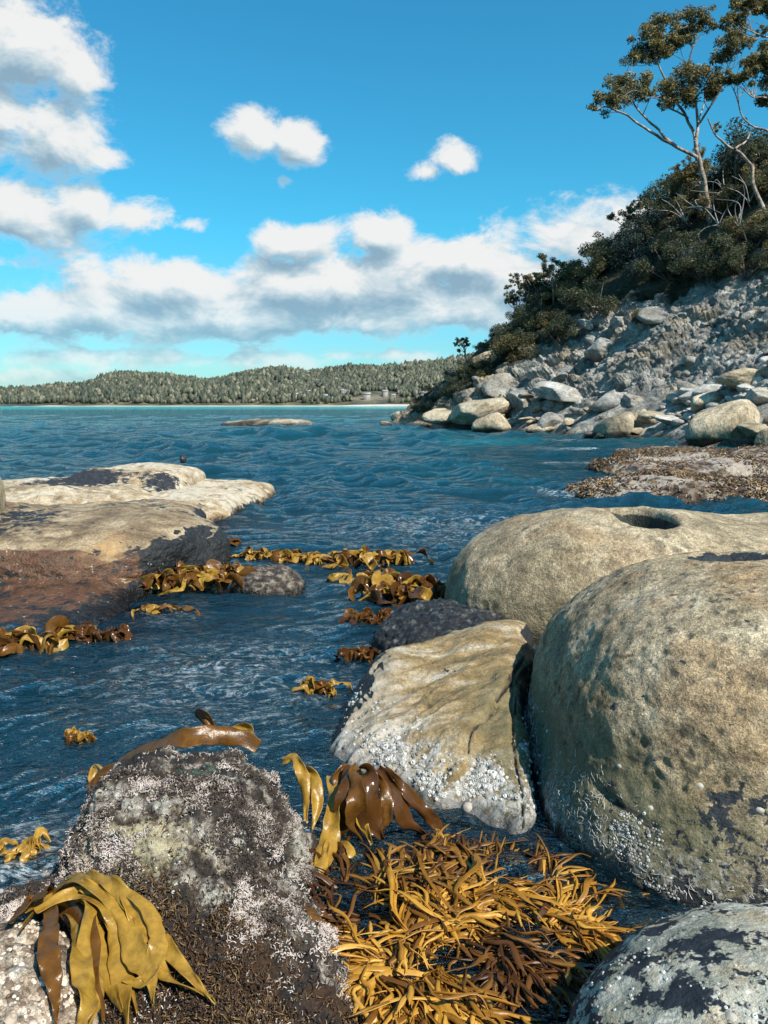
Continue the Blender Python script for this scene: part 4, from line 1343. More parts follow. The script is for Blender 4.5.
# ---------------------------------------------------------------- trees and shrubs
def tube_arrays(path, radii, k=6):
    path = np.asarray(path, float)
    n = len(path)
    T = np.gradient(path, axis=0)
    T /= np.linalg.norm(T, axis=1)[:, None] + 1e-9
    ref = np.array([0.3, 0.2, 1.0]) if abs(T[0, 2]) < 0.9 else np.array([1.0, 0.1, 0])
    Bn = np.cross(T, ref); Bn /= np.linalg.norm(Bn, axis=1)[:, None] + 1e-9
    Cn = np.cross(T, Bn)
    a = np.linspace(0, 2 * math.pi, k, endpoint=False)
    V = path[:, None, :] + (np.cos(a)[None, :, None] * Bn[:, None, :] + np.sin(a)[None, :, None] * Cn[:, None, :]) * np.asarray(radii)[:, None, None]
    f = []
    for i in range(n - 1):
        for q in range(k):
            f.append((i * k + q, i * k + (q + 1) % k, (i + 1) * k + (q + 1) % k, (i + 1) * k + q))
    return V.reshape(-1, 3), np.array(f)


def catmull(pts, per=8):
    P = np.asarray(pts, float)
    P = np.concatenate([[2 * P[0] - P[1]], P, [2 * P[-1] - P[-2]]])
    out = []
    for i in range(1, len(P) - 2):
        t = np.linspace(0, 1, per, endpoint=False)[:, None]
        a, b, c, d = P[i - 1], P[i], P[i + 1], P[i + 2]
        out.append(0.5 * (2 * b + (c - a) * t + (2 * a - 5 * b + 4 * c - d) * t ** 2 + (3 * b - a - 3 * c + d) * t ** 3))
    out.append(P[-2][None])
    return np.concatenate(out)


class Acc:
    def __init__(self):
        self.V, self.F, self.n = [], [], 0

    def add(self, V, F):
        self.V.append(V); self.F.append(np.asarray(F) + self.n); self.n += len(V)

    def mesh(self, name, mats, smooth=True):
        return make_mesh(name, np.concatenate(self.V), np.concatenate(self.F), smooth, mats=mats)


def leaves(centers, radii, n, rng, size, flat=0.55, droop=0.5, hollow=0.5):
    """Many separate leaf blades spread through lumpy clumps."""
    C = np.asarray(centers, float); Rr = np.asarray(radii, float)
    w = Rr ** 2
    i = rng.choice(len(C), n, p=w / w.sum())
    d = rng.normal(size=(n, 3)); d /= np.linalg.norm(d, axis=1)[:, None]
    r = rng.random(n) ** hollow
    p = C[i] + d * (r * Rr[i])[:, None] * np.array([1, 1, flat])
    ax = rng.normal(size=(n, 3)) * np.array([1, 1, 0.6]) - np.array([0, 0, droop])
    ax /= np.linalg.norm(ax, axis=1)[:, None]
    sd = np.cross(ax, rng.normal(size=(n, 3))); sd /= np.linalg.norm(sd, axis=1)[:, None] + 1e-9
    L = (size * rng.uniform(0.6, 1.4, n))[:, None]
    W = L * rng.uniform(0.22, 0.42, n)[:, None]
    V = np.stack([p - ax * L, p + sd * W, p + ax * L, p - sd * W], 1).reshape(-1, 3)
    F = (np.arange(n)[:, None] * 4 + np.arange(4)[None])
    return V, F


BARK = plain_mat('gum_bark', [(0.1, (0.085, 0.06, 0.045)), (0.5, (0.26, 0.20, 0.16)), (0.9, (0.46, 0.40, 0.35))], 3.0, bump=0.5)
BARK_D = plain_mat('dark_bark', [(0.1, (0.04, 0.03, 0.025)), (0.9, (0.15, 0.12, 0.10))], 4.0, bump=0.5)
DEADW = plain_mat('dead_wood', [(0.1, (0.16, 0.14, 0.13)), (0.9, (0.38, 0.35, 0.33))], 4.0)
LEAF_GUM = leaf_mat('gum_leaves', [(0.0, (0.04, 0.046, 0.022)), (0.40, (0.105, 0.105, 0.046)), (0.70, (0.28, 0.235, 0.10)), (1.0, (0.45, 0.36, 0.17))])
LEAF_DARK = leaf_mat('dark_leaves', [(0.0, (0.03, 0.046, 0.034)), (0.6, (0.085, 0.10, 0.06)), (1.0, (0.20, 0.185, 0.09))])
LEAF_OLIVE = leaf_mat('olive_leaves', [(0.0, (0.07, 0.072, 0.034)), (0.6, (0.20, 0.17, 0.08)), (1.0, (0.36, 0.29, 0.14))])
LEAF_BLUE = leaf_mat('grey_leaves', [(0.0, (0.03, 0.05, 0.048)), (0.6, (0.07, 0.10, 0.09)), (1.0, (0.14, 0.17, 0.14))])


CROWN = 1.15


def gum_tree(label, depth, stems, crowns, seed, leaf_n, group=None, leafm=None, lsize=0.085, bark=None, thick=1.0, twigs=3, base_px=None, name='eucalyptus_tree'):
    """stems: list of (radius0, radius1, [(px, py, dy), ...]) ; crowns: (px, py, dy, radius px)."""
    rng = np.random.default_rng(seed)
    gp = ground_px(*stems[0][2][0][:2])
    depth = gp[1] + 0.2
    root = at(*stems[0][2][0][:2], Y=depth)
    root[2] = min(root[2], gp[2]) - 0.1
    o = empty(name, root)
    tag(o, label, 'tree', group)
    acc = Acc()
    ends = []
    for r0, r1, pts in stems:
        P = np.array([at(x, y, Y=depth + dy) for x, y, dy in pts])
        if pts is stems[0][2]:
            P[0] = root
        Q = catmull(P, 6)
        L = len(Q)
        jit = np.stack([vnoise(Q * 1.3 + seed, 3), vnoise(Q * 1.3 + seed, 4), vnoise(Q * 1.3 + seed, 5)], 1) * 0.10
        jit[0] = 0
        acc.add(*tube_arrays(Q + jit - root, np.linspace(r0 * .62, r1 * .5, L) * thick, 7))
        ends.append((Q + jit, r1))
    C, Rd = [], []
    for (x, y, dy, rp) in crowns:
        c = at(x, y, Y=depth + dy)
        r = rp / FPX * depth * CROWN
        # each crown is broken into several uneven clumps
        for j in range(int(7 + rp / 2.2)):
            v = rng.normal(size=3); v /= np.linalg.norm(v)
            C.append(c + v * r * rng.uniform(0.25, 0.95) * np.array([1.2, 1.1, 0.72]))
            Rd.append(r * rng.uniform(0.18, 0.44))
        # twigs from the nearest limb into the crown
        best = None
        allq = np.concatenate([e[0] for e in ends])
        for j in range(twigs + int(rp / 9)):
            tgt = C[-1 - (j % 5)]
            dd = np.linalg.norm(allq - c, axis=1) + 2.0 * np.maximum(allq[:, 2] - c[2], 0)
            order = np.argsort(dd)[:14]
            st = allq[rng.choice(order)]
            mid = (st + tgt) / 2 + rng.normal(size=3) * 0.12 * np.linalg.norm(tgt - st)
            Q = catmull([st, mid, tgt], 5)
            acc.add(*tube_arrays(Q - root, np.linspace(0.028, 0.008, len(Q)) * thick, 4))
    link('trunk', acc.mesh('trunk', [bark or BARK]), parent=o)
    V, F = leaves(np.array(C) - root, Rd, leaf_n, rng, lsize, flat=0.8)
    link('crown', make_mesh('crown', V, F, smooth=False, mats=[leafm or LEAF_GUM]), parent=o)
    return o


D = 47.0
gum_tree('tall spreading eucalyptus with pale forked trunk leaning out over the cliff', D, [
    (0.30, 0.20, [(712, 222, 0), (706, 195, 0), (699, 165, -.2), (695, 140, -.3)]),
    (0.17, 0.05, [(697, 160, -.2), (683, 150, -.6), (660, 138, -1.2), (640, 125, -1.6), (622, 112, -2), (606, 108, -2.2), (596, 110, -2.3)]),
    (0.13, 0.04, [(676, 146, -.8), (655, 128, -.6), (638, 108, -.2), (630, 96, 0), (625, 88, 0)]),
    (0.16, 0.05, [(696, 150, -.3), (690, 125, .2), (676, 100, .6), (662, 74, .9), (655, 52, 1.0), (652, 38, 1.0)]),
    (0.15, 0.05, [(695, 142, -.3), (697, 115, .3), (694, 92, .5), (690, 70, .8), (694, 40, 1.0), (697, 28, 1.0)]),
    (0.11, 0.04, [(697, 125, 0), (708, 108, -.8), (720, 90, -1.2), (728, 70, -1.4), (736, 52, -1.5)]),
    (0.09, 0.03, [(688, 118, .2), (672, 108, -1), (664, 100, -1.6), (650, 98, -2)]),
    (0.08, 0.03, [(697, 128, 0), (706, 100, 1.4), (712, 85, 1.8), (722, 78, 2)])],
    [(596, 108, -2.2, 7), (607, 102, -2, 13), (622, 93, -1.6, 16), (638, 86, -1, 13), (650, 96, -1.5, 9),
     (636, 58, .6, 12), (648, 50, .8, 18), (664, 44, .9, 17), (680, 40, 1, 14), (662, 26, 1, 14), (680, 20, 1.1, 15), (698, 22, 1, 15), (706, 28, .9, 8),
     (676, 90, -1.3, 17), (692, 84, -1, 18), (706, 86, -.8, 13), (666, 100, -1.6, 10), (716, 90, -.8, 8),
     (722, 52, -1.5, 13), (738, 42, -1.5, 15), (748, 44, -1.4, 8), (716, 62, -1.2, 8)], 31, 36000)
D2 = 45.0
gum_tree('crooked eucalyptus with bent pale trunk at the right edge of the photo', D2, [
    (0.22, 0.15, [(772, 226, 0), (765, 210, 0), (757, 195, 0), (753, 178, .2), (752, 165, .3)]),
    (0.14, 0.06, [(753, 170, .3), (744, 157, .2), (732, 148, 0), (720, 140, -.2), (713, 130, -.4), (708, 118, -.6)]),
    (0.10, 0.04, [(735, 149, 0), (746, 140, .5), (749, 128, .8), (740, 122, 1)]),
    (0.11, 0.05, [(800, 200, 1), (795, 150, .6), (770, 130, .2), (752, 124, 0), (740, 108, -.2), (734, 92, -.4)]),
    (0.10, 0.04, [(795, 150, .6), (785, 110, .3), (770, 98, 0), (755, 96, -.3), (745, 90, -.5)]),
    (0.10, 0.04, [(785, 110, .3), (784, 60, .3), (772, 38, 0), (755, 34, -.4), (742, 26, -.6)]),
    (0.08, 0.03, [(784, 60, .3), (776, 20, .2), (760, 8, 0), (748, 6, 0)])],
    [(734, 78, -.5, 10), (748, 74, -.5, 12), (760, 64, -.2, 14), (772, 58, 0, 16), (726, 80, -.3, 7), (738, 18, -.6, 9), (744, 6, 0, 12), (760, 2, 0, 13), (775, 6, 0, 14),
     (732, 26, -.4, 6), (724, 22, -.8, 8), (764, 30, -.3, 5), (785, 90, .4, 18), (716, 128, -.4, 4)], 32, 21000)


def shrub_mesh(seed, leafm, n=6000, lsize=0.042, shape=(1, 1, 0.85)):
    rng = np.random.default_rng(seed)
    C, Rd = [], []
    acc = Acc()
    for j in range(24):
        v = rng.normal(size=3); v[2] = abs(v[2]); v /= np.linalg.norm(v)
        c = v * rng.uniform(0.35, 1.12) * np.array(shape) + np.array([0, 0, 0.25])
        C.append(c); Rd.append(rng.uniform(0.13, 0.36))
        if j < 12:
            q = catmull([(0, 0, -0.1), c * 0.5 + rng.normal(size=3) * 0.08, c], 4)
            acc.add(*tube_arrays(q, np.linspace(0.035, 0.010, len(q)), 4))
    V, F = leaves(C, Rd, n, rng, lsize, flat=0.8, droop=0.1, hollow=0.4)
    return make_mesh('crown', V, F, smooth=False, mats=[leafm]), acc.mesh('trunk', [BARK_D])


SHR = [shrub_mesh(500 + i, m_) for i, m_ in enumerate((LEAF_DARK, LEAF_DARK, LEAF_OLIVE, LEAF_BLUE, LEAF_DARK, LEAF_OLIVE))]


def shrub(x, y, z, size, kind, label, group=None, tall=1.0, rz=0.0):
    o = empty('shrub', (x, y, z))
    c = link('crown', SHR[kind][0], parent=o)
    t = link('stems', SHR[kind][1], parent=o)
    o.scale = (size, size, size * tall)
    o.rotation_euler = (0, 0, rz)
    tag(o, label, 'shrub', group)
    return o


# shrubs the photo lets one tell apart
for (px, py, rpx, kind, tall, lab) in ((600, 262, 26, 2, 1.1, 'big olive topped shrub bulging over the cliff edge'),
                                       (597, 298, 26, 0, 1.0, 'dark shrub hanging down the cliff below the big olive shrub'),
                                       (563, 328, 24, 4, 0.9, 'dark low shrub on the ledge above the large tilted slab'),
                                       (503, 333, 12, 5, 0.8, 'small brownish rounded shrub on the skyline near the point'),
                                       (568, 275, 15, 1, 1.1, 'upright dark shrub left of the big olive shrub on the skyline'),
                                       (672, 245, 15, 5, 0.8, 'pale olive shrub at the foot of the tall eucalyptus'),
                                       (636, 316, 9, 5, 0.7, 'tuft of dry brown scrub growing in the bare cliff face'),
                                       (690, 190, 12, 2, 1.2, 'brown leaved shrub behind the tall eucalyptus trunk'),
                                       (640, 268, 20, 3, 0.8, 'grey green low shrub spreading along the cliff edge')):
    p = ground_px(px, py + rpx * 0.6)
    top = at(px, py - rpx, Y=p[1])[2]
    s_ = rpx / FPX * p[1] * 1.1
    tall = max(tall, (top - p[2]) / (s_ * 1.25))
    shrub(p[0], p[1], p[2] - 0.15 * s_, s_, kind, lab, None, tall, px)

rng = np.random.default_rng(77)
cnt = 0
while cnt < 210:
    s = rng.uniform(-6, 34)
    hn = abs(rng.normal(0, 8)) - 0.4
    toe = interp(s, [-30, 0, 9, 14, 18, 24, 30], [3.2, 3.0, 2.6, 1.6, 0.9, 0.5, 0.5])
    clif = interp(s, [-30, 8, 18.5, 21.7, 25, 29, 34], [6.6, 6.2, 6.2, 4.3, 3.0, 2.0, 1.5])
    n = toe + clif + hn
    if s > 22 and rng.random() < 0.5:
        n = toe + clif * rng.uniform(0.35, 1.0)
    x, y = SN(s, n)
    z, nn = land(x, y)
    if z < 1.0: continue
    sz = rng.uniform(0.9, 2.1) * interp(s, [-14, 5, 20, 26, 30, 34], [1.15, 1.1, 1.0, 0.75, 0.5, 0.35]) * interp(hn, [-1, 2, 12], [0.65, 1, 1.25])
    kind = int(rng.choice([0, 1, 4, 2, 3, 5], p=[.28, .22, .2, .12, .12, .06]))
    shrub(x, y, z - 0.25 * sz, sz, kind, 'coastal shrub in the dense scrub covering the headland slope', 'coastal scrub on the headland', rng.uniform(0.8, 1.25), rng.uniform(0, 6.28))
    cnt += 1


def small_gum(px, py_base, py_top, depth, seed, label, group, spread=1.0, leafm=None, lean=0):
    rng = np.random.default_rng(seed)
    h = py_base - py_top
    stems = [(0.10, 0.03, [(px, py_base, 0), (px + lean * .4 + rng.uniform(-2, 2), py_base - h * .4, 0), (px + lean, py_top + h * .22, 0.2)])]
    crowns = []
    for j in range(9):
        a = rng.uniform(-1, 1)
        ex, ey = px + lean + a * h * 0.30 * spread, py_top + rng.uniform(0.02, 0.55) * h * (0.5 + 0.5 * abs(a))
        fr = rng.uniform(0.35, 0.8)
        stems.append((0.045, 0.016, [(px + lean * fr, py_base - h * fr * 0.7, 0.1), (px + lean * .8 + a * h * .15 * spread, (py_base - h * fr * .7 + ey) / 2 + 2, rng.uniform(-.4, .4)), (ex, ey + 2, rng.uniform(-.8, .8))]))
        crowns.append((ex, ey, rng.uniform(-.7, .7), max(3.0, h * rng.uniform(0.08, 0.15))))
    return gum_tree(label, depth, stems, crowns, seed, int(130 * h), group, leafm, 0.05, BARK, 1.0, 1, name='small_tree')


for (px, pb, pt, dp, sp, lean, lab, lf) in (
        (516, 325, 282, 57, .8, 2, 'leftmost thin gum of the skyline row above the point', LEAF_GUM), (526, 322, 275, 56, .8, 0, 'thin gum with open crown second from the left of the skyline row', LEAF_GUM),
        (534, 318, 272, 56, .7, 3, 'thin gum in the middle of the skyline row', LEAF_GUM), (553, 308, 258, 54, 1.0, -2, 'tallest thin gum of the skyline row with flat crown', LEAF_GUM),
        (541, 314, 280, 55, .7, 1, 'short thin gum beside the tallest one of the skyline row', LEAF_DARK), (467, 366, 338, 58, .8, -3, 'tiny wind bent tree on the skyline at the point', LEAF_DARK),
        (632, 252, 203, 52, 1.5, -4, 'wide crowned small tree on the skyline left of the tall eucalyptus', LEAF_OLIVE), (700, 214, 150, 51, .6, 0, 'slender young gum behind the tall eucalyptus', LEAF_GUM),
        (735, 205, 140, 53, .6, 2, 'slender bare topped gum between the two large eucalypts', LEAF_BLUE), (684, 225, 166, 52, .6, -2, 'young gum just left of the tall eucalyptus trunk', LEAF_OLIVE),
        (764, 190, 140, 55, .9, 0, 'dark small tree on the slope at the right edge', LEAF_DARK)):
    small_gum(px, pb, pt, dp, int(px), lab, 'small trees along the skyline', sp, lf, lean)

# bleached dead branches lying in the scrub
rng = np.random.default_rng(9)
for i, (px, py) in enumerate(((706, 222), (722, 236), (742, 240), (690, 232), (752, 215), (728, 205))):
    p = land_px(px, py)
    if p is None: continue
    p = p + np.array([-0.6, -0.9, 0.9])
    acc = Acc()
    for j in range(5):
        d1 = rng.normal(size=3) * np.array([1, .6, .5]) + np.array([-.3, -.2, .4]); d1 /= np.linalg.norm(d1)
        L = rng.uniform(0.8, 2.0)
        q = catmull([(0, 0, -.5), d1 * L * .5 + rng.normal(size=3) * .15, d1 * L + rng.normal(size=3) * .2], 5)
        acc.add(*tube_arrays(q, np.linspace(0.035, 0.010, len(q)), 5))
    o = link('dead_branch', acc.mesh('dead_branch', [DEADW]), p)
    tag(o, 'bleached dead branch tangled in the scrub under the large eucalypts', 'branch', 'dead branches in the scrub')
# ---------------------------------------------------------------- far shore
def ridge(xs, ys_px, depth_front, depth_ridge, name, seed, back=600):
    """A wooded hill whose skyline follows xs/ys_px at the given distances."""
    px = np.linspace(xs[0], xs[-1], 260)
    top = np.interp(px, xs, ys_px)
    V = []
    rows = 40
    for j in range(rows):
        t = j / (rows - 1)
        d = depth_front + (depth_ridge - depth_front) * min(1, t / 0.7) + (back * (t - 0.7) / 0.3 if t > 0.7 else 0)
        hfac = (min(1, t / 0.7)) ** 0.8 if t <= 0.7 else 1 - 0.6 * (t - 0.7) / 0.3
        for x_, y_ in zip(px, top):
            ztop = at(x_, y_, Y=depth_ridge)[2]
            V.append(((x_ - 384) / FPX * depth_ridge * (0.55 + 0.45 * d / depth_ridge), d, ztop * hfac))
    V = np.array(V)
    V[:, 2] += (fbm(V * 0.012, 4, seed) * 9 + fbm(V * 0.04, 3, seed + 1) * 3) * np.clip(V[:, 2] / 25, 0, 1)
    n = 260
    ii = (np.arange(rows - 1)[:, None] * n + np.arange(n - 1)[None, :]).ravel()
    F = np.stack([ii, ii + 1, ii + n + 1, ii + n], 1)
    return V, F


M_HILL = plain_mat('hill_ground', [(0.2, (0.035, 0.036, 0.022)), (0.6, (0.085, 0.075, 0.045)), (1.0, (0.19, 0.16, 0.11))], 0.03)
M_FOREST = plain_mat('far_forest', [(0.0, (0.022, 0.032, 0.022)), (0.5, (0.058, 0.064, 0.038)), (0.88, (0.11, 0.108, 0.065)), (1.0, (0.20, 0.18, 0.12))], island=True)
D0, F0 = ico(1)


def forest(V, nrows, count, seed, label, dens=None, r=(2.2, 4.6)):
    rng = np.random.default_rng(seed)
    n = 260
    rows = int(nrows * 0.78)
    j = rng.random(count) ** 0.8 * (rows - 1.01)
    i = rng.random(count) * (n - 1.01)
    j0, i0 = j.astype(int), i.astype(int)
    a, b = (j - j0)[:, None], (i - i0)[:, None]
    g_ = V.reshape(nrows, n, 3)
    P = g_[j0, i0] * (1 - a) * (1 - b) + g_[j0 + 1, i0] * a * (1 - b) + g_[j0, i0 + 1] * (1 - a) * b + g_[j0 + 1, i0 + 1] * a * b
    keep = (P[:, 2] > 3.0) & (fbm(P * 0.012, 3, seed + 3) > -0.34)
    P = P[keep]; count = len(P)
    rad = rng.uniform(*r, count)
    jit = 1 + rng.uniform(-.35, .35, (count, len(D0), 1))
    ell = np.stack([rad * rng.uniform(.65, 1, count), rad * rng.uniform(.65, 1, count), rad * rng.uniform(.9, 1.9, count)], 1)
    W = P[:, None, :] + D0[None] * jit * ell[:, None, :] + np.array([0, 0, 1])[None, None] * (rad * 0.9)[:, None, None]
    F = (F0[None] + (np.arange(count) * len(D0))[:, None, None]).reshape(-1, 3)
    o = link('forest', make_mesh('forest', W.reshape(-1, 3), F, smooth=False, mats=[M_FOREST]))
    tag(o, label, 'forest', kind='stuff')
    return P


HX = [60, 84, 100, 118, 135, 160, 185, 210, 235, 262, 285, 310, 335, 365, 400, 430, 460, 500, 560, 640]
HY = [401, 394, 386, 378, 374, 375, 379, 383, 380, 374, 371, 375, 372, 369, 367, 364, 360, 354, 348, 344]
V, F = ridge(HX, HY, 1010, 1420, 'hills', 600)
tag(link('hills', make_mesh('hills', V, F, mats=[M_HILL])), 'wooded hills along the far shore of the bay', 'hills', kind='structure')
forest(V, 40, 17000, 601, 'grey green eucalypt forest covering the hills across the bay')
HX2 = [-120, -60, 0, 40, 75, 110, 150]
HY2 = [388, 390, 391, 390, 387, 389, 396]
V2, F2 = ridge(HX2, HY2, 2000, 2500, 'hills', 610)
tag(link('hills', make_mesh('hills', V2, F2, mats=[M_HILL])), 'low farther wooded hills at the left end of the bay', 'hills', kind='structure')
forest(V2, 40, 5000, 611, 'hazy forest on the farther hills at the left end of the bay', r=(4, 8))
# pale beach at the head of the bay
bx = np.linspace(-480, 260, 200)
M_SAND = plain_mat('beach_sand', [(0.1, (0.42, 0.37, 0.30)), (0.9, (0.60, 0.56, 0.48))], 0.05)
yb = 985 + 6 * vnoise(np.stack([bx * 0.02, bx * 0, bx * 0], 1), 620)
zt = np.interp(bx, [-480, -200, -60, 0, 60, 260], [0.2, 0.4, 0.8, 1.8, 3.4, 3.4]) + 0.6 * vnoise(np.stack([bx * 0.03, bx * 0, bx * 0], 1), 621)
Vb = np.concatenate([np.stack([bx, yb - 12, bx * 0 - 0.6], 1), np.stack([bx, yb + 6, zt * 0.6], 1), np.stack([bx, yb + 45, zt + 1.0], 1)])
ii = np.concatenate([np.arange(199), np.arange(199) + 200])
tag(link('beach', make_mesh('beach', Vb, np.stack([ii, ii + 1, ii + 201, ii + 200], 1), mats=[M_SAND])), 'thin pale sand beach at the head of the bay', 'beach', kind='structure')
M_HW = plain_mat('house_wall', [(0.0, (0.15, 0.14, 0.125)), (1.0, (0.27, 0.25, 0.22))], 0.2)
M_HR = plain_mat('house_roof', [(0.0, (0.20, 0.20, 0.20)), (1.0, (0.40, 0.38, 0.36))], 0.2)
rng = np.random.default_rng(5)
hill_bvh = BVHTree.FromPolygons([tuple(v) for v in V.tolist()], F.tolist())
for i, (px, py) in enumerate(((296, 398), (309, 395), (326, 399), (344, 394), (367, 398), (385, 395), (393, 399), (424, 396))):
    d = at(px, py, Y=10) - np.array([0, 0, CAM_H])
    h = hill_bvh.ray_cast(Vector((0, 0, CAM_H)), Vector(d).normalized())[0]
    if h is None: continue
    ox, oy, oz = h.x, h.y - 10, h.z + 1.0
    o = empty('house', (ox, oy, oz)); o.rotation_euler = (0, 0, rng.uniform(-.5, .5))
    w_, d_, hh = rng.uniform(5, 10), 7, rng.uniform(3, 4)
    V_ = np.array([(-w_ / 2, -d_ / 2, -6), (w_ / 2, -d_ / 2, -6), (w_ / 2, d_ / 2, -6), (-w_ / 2, d_ / 2, -6), (-w_ / 2, -d_ / 2, hh), (w_ / 2, -d_ / 2, hh), (w_ / 2, d_ / 2, hh), (-w_ / 2, d_ / 2, hh)])
    link('wall', make_mesh('wall', V_, np.array([(0, 1, 5, 4), (1, 2, 6, 5), (2, 3, 7, 6), (3, 0, 4, 7), (4, 5, 6, 7)]), False, mats=[M_HW]), parent=o)
    e = 0.6
    V_ = np.array([(-w_ / 2 - e, -d_ / 2 - e, hh + .05), (w_ / 2 + e, -d_ / 2 - e, hh + .05), (w_ / 2 + e, d_ / 2 + e, hh + .05), (-w_ / 2 - e, d_ / 2 + e, hh + .05), (-w_ / 2 - e, 0, hh + 2.4), (w_ / 2 + e, 0, hh + 2.4)])
    roof = make_mesh('roof', V_, [np.array([(0, 1, 5, 4), (2, 3, 4, 5), (3, 2, 1, 0)]), np.array([(1, 2, 5), (3, 0, 4)])], False, mats=[M_HR])
    link('roof', roof, parent=o)
    tag(o, 'small pale house among the trees above the far beach', 'house', 'houses above the far beach')

# rocks out in the bay
M_OFF = rock_mat('offshore_rock', [(0.1, (0.10, 0.08, 0.05)), (0.5, (0.24, 0.19, 0.13)), (0.9, (0.42, 0.36, 0.27))], 0.8, 6, bumps=[(2, .7, .2)], wet=(0.25, 0.3, (0.3, 0.3, 0.3), 1.0), rough=0.7)
rock('offshore_rock', at(272, 425, z=0), (3.9, 1.3, 0.6), lambda P: smin(superell(P, at(268, 425, z=0), (3.6, 1.2, 0.40), 3.0, 0.03), superell(P, at(313, 423, z=0), (0.85, 0.8, 0.72), 2.3), 0.25), 6,
     lambda P, N: 0.2 * fbm(P * 0.9, 4, 630) + 0.06 * fbm(P * 3, 3, 631), M_OFF, 'long low rock lying out in the bay with a knob at its right end')
rock('rock_tip', at(183, 459, z=0), (0.13, 0.16, 0.2), lambda P: superell(P, at(183, 459, z=0), (0.10, 0.14, 0.13), 2.2), 4,
     lambda P, N: 0.03 * fbm(P * 5, 3, 640), M_MUS, 'tiny dark rock tip breaking the water beyond the white shelf')
# ---------------------------------------------------------------- seaweed
GOLD = weed_mat('golden_kelp', [(0.0, (0.16, 0.08, 0.010)), (0.5, (0.37, 0.205, 0.024)), (1.0, (0.62, 0.42, 0.09))], 0.34, 0.3, spot=0.6, bump=0.6)
AMBER = weed_mat('amber_kelp', [(0.0, (0.04, 0.015, 0.005)), (0.5, (0.16, 0.066, 0.011)), (1.0, (0.33, 0.16, 0.03))], 0.30, 0.42, spot=0.6, bump=0.6)
BROWN = weed_mat('brown_kelp', [(0.0, (0.025, 0.010, 0.004)), (0.5, (0.09, 0.035, 0.010)), (1.0, (0.20, 0.085, 0.02))], 0.16, 0.4)
STRAPS = [weed_mat('brown_strap_weed', [(0.0, (0.03, 0.012, 0.005)), (0.4, (0.09, 0.034, 0.010)), (0.8, (0.20, 0.085, 0.016)), (1.0, (0.34, 0.18, 0.03))], 0.4, 0.35),
          weed_mat('mixed_strap_weed', [(0.0, (0.04, 0.015, 0.006)), (0.35, (0.13, 0.050, 0.010)), (0.7, (0.30, 0.14, 0.020)), (1.0, (0.50, 0.30, 0.06))], 0.4, 0.35),
          weed_mat('golden_strap_weed', [(0.0, (0.07, 0.026, 0.007)), (0.25, (0.22, 0.09, 0.012)), (0.6, (0.52, 0.26, 0.028)), (1.0, (0.74, 0.47, 0.09))], 0.4, 0.35)]


def ribbon(path, width, rng, ruffle=0.15, up=(0, 0, 1), twist=0.0, cross=6, fold=0.15, freq=3.0, tip=0.25, root=0.35):
    """A leathery frond: path (n,3), width profile with ruffled edges and a soft fold."""
    P = np.asarray(path, float)
    n = len(P)
    T = np.gradient(P, axis=0); T /= np.linalg.norm(T, axis=1)[:, None] + 1e-9
    u = np.array(up, float)
    Sd = np.cross(T, u); Sd /= np.linalg.norm(Sd, axis=1)[:, None] + 1e-9
    Nn = np.cross(Sd, T)
    t = np.linspace(0, 1, n)
    prof = np.clip(root + (1 - root) * np.sin(np.clip(t * 1.9, 0, math.pi / 2)), 0, 1) * (1 - (1 - tip) * sstep(0.62, 1.0, t))
    tw = twist * (t - 0.3) + 0.35 * np.sin(t * 5 + rng.uniform(0, 6))
    p1, p2 = rng.uniform(0, 6.28, 2)
    L = np.linalg.norm(np.diff(P, axis=0), axis=1).sum()
    V = []
    for j in range(cross + 1):
        a = j / cross * 2 - 1
        wv = width / 2 * prof * (1 + 0.12 * np.sin(t * 14 + p2 + a) + (0.16 * np.sin(t * 37 + p1 * 3 * np.sign(a)) * np.sin(t * 23 + p2) if abs(a) > .9 else 0))
        edge = ruffle * width * (a * abs(a)) * np.sin(t * L / width * freq * 0.5 + (p1 if a > 0 else p2)) * sstep(0, .2, t)
        f = fold * width * (a * a - 0.4) * np.sin(t * 3.0 + p1)
        off = np.cos(tw) * a * wv
        off2 = np.sin(tw) * a * wv + edge + f
        V.append(P + Sd * off[:, None] + Nn * off2[:, None])
    V = np.stack(V, 1).reshape(-1, 3)
    k = cross + 1
    ii = (np.arange(n - 1)[:, None] * k + np.arange(cross)[None, :]).ravel()
    return V, np.stack([ii, ii + 1, ii + k + 1, ii + k], 1)


def solid(o, th):
    md = o.modifiers.new('thick', 'SOLIDIFY')
    md.thickness = th
    md.offset = 0
    return o


ALLR = None


def surf_z(x, y, r=0.02):
    """Height of the rocks (or the water) at a place, to lay weed upon."""
    z = 0.005
    for v in (barn, pale, slab, big, spot):
        P = v[1]
        m_ = (np.abs(P[:, 0] - x) < r) & (np.abs(P[:, 1] - y) < r)
        if m_.any():
            z = max(z, float(P[m_, 2].max()))
    return z


def lay(px, py, lift=0.015):
    """Point on rock or water under a pixel, lifted a little."""
    c = np.array([0, 0, CAM_H]); d = at(px, py, Y=5) - c; d /= np.linalg.norm(d)
    best = None
    for v in (barn, pale, slab, big, spot):
        P, N = v[1], v[2]
        q = P - c
        s = q @ d
        off = np.linalg.norm(q - s[:, None] * d, axis=1)
        ok = (off < 0.012) & (P[:, 2] > 0)
        if ok.any():
            sm = s[ok].min()
            if best is None or sm < best: best = sm
    w = at(px, py, z=0.0)
    sw = np.linalg.norm(w - c)
    if best is None or best > sw: best = sw
    return c + d * best + np.array([0, 0, lift])


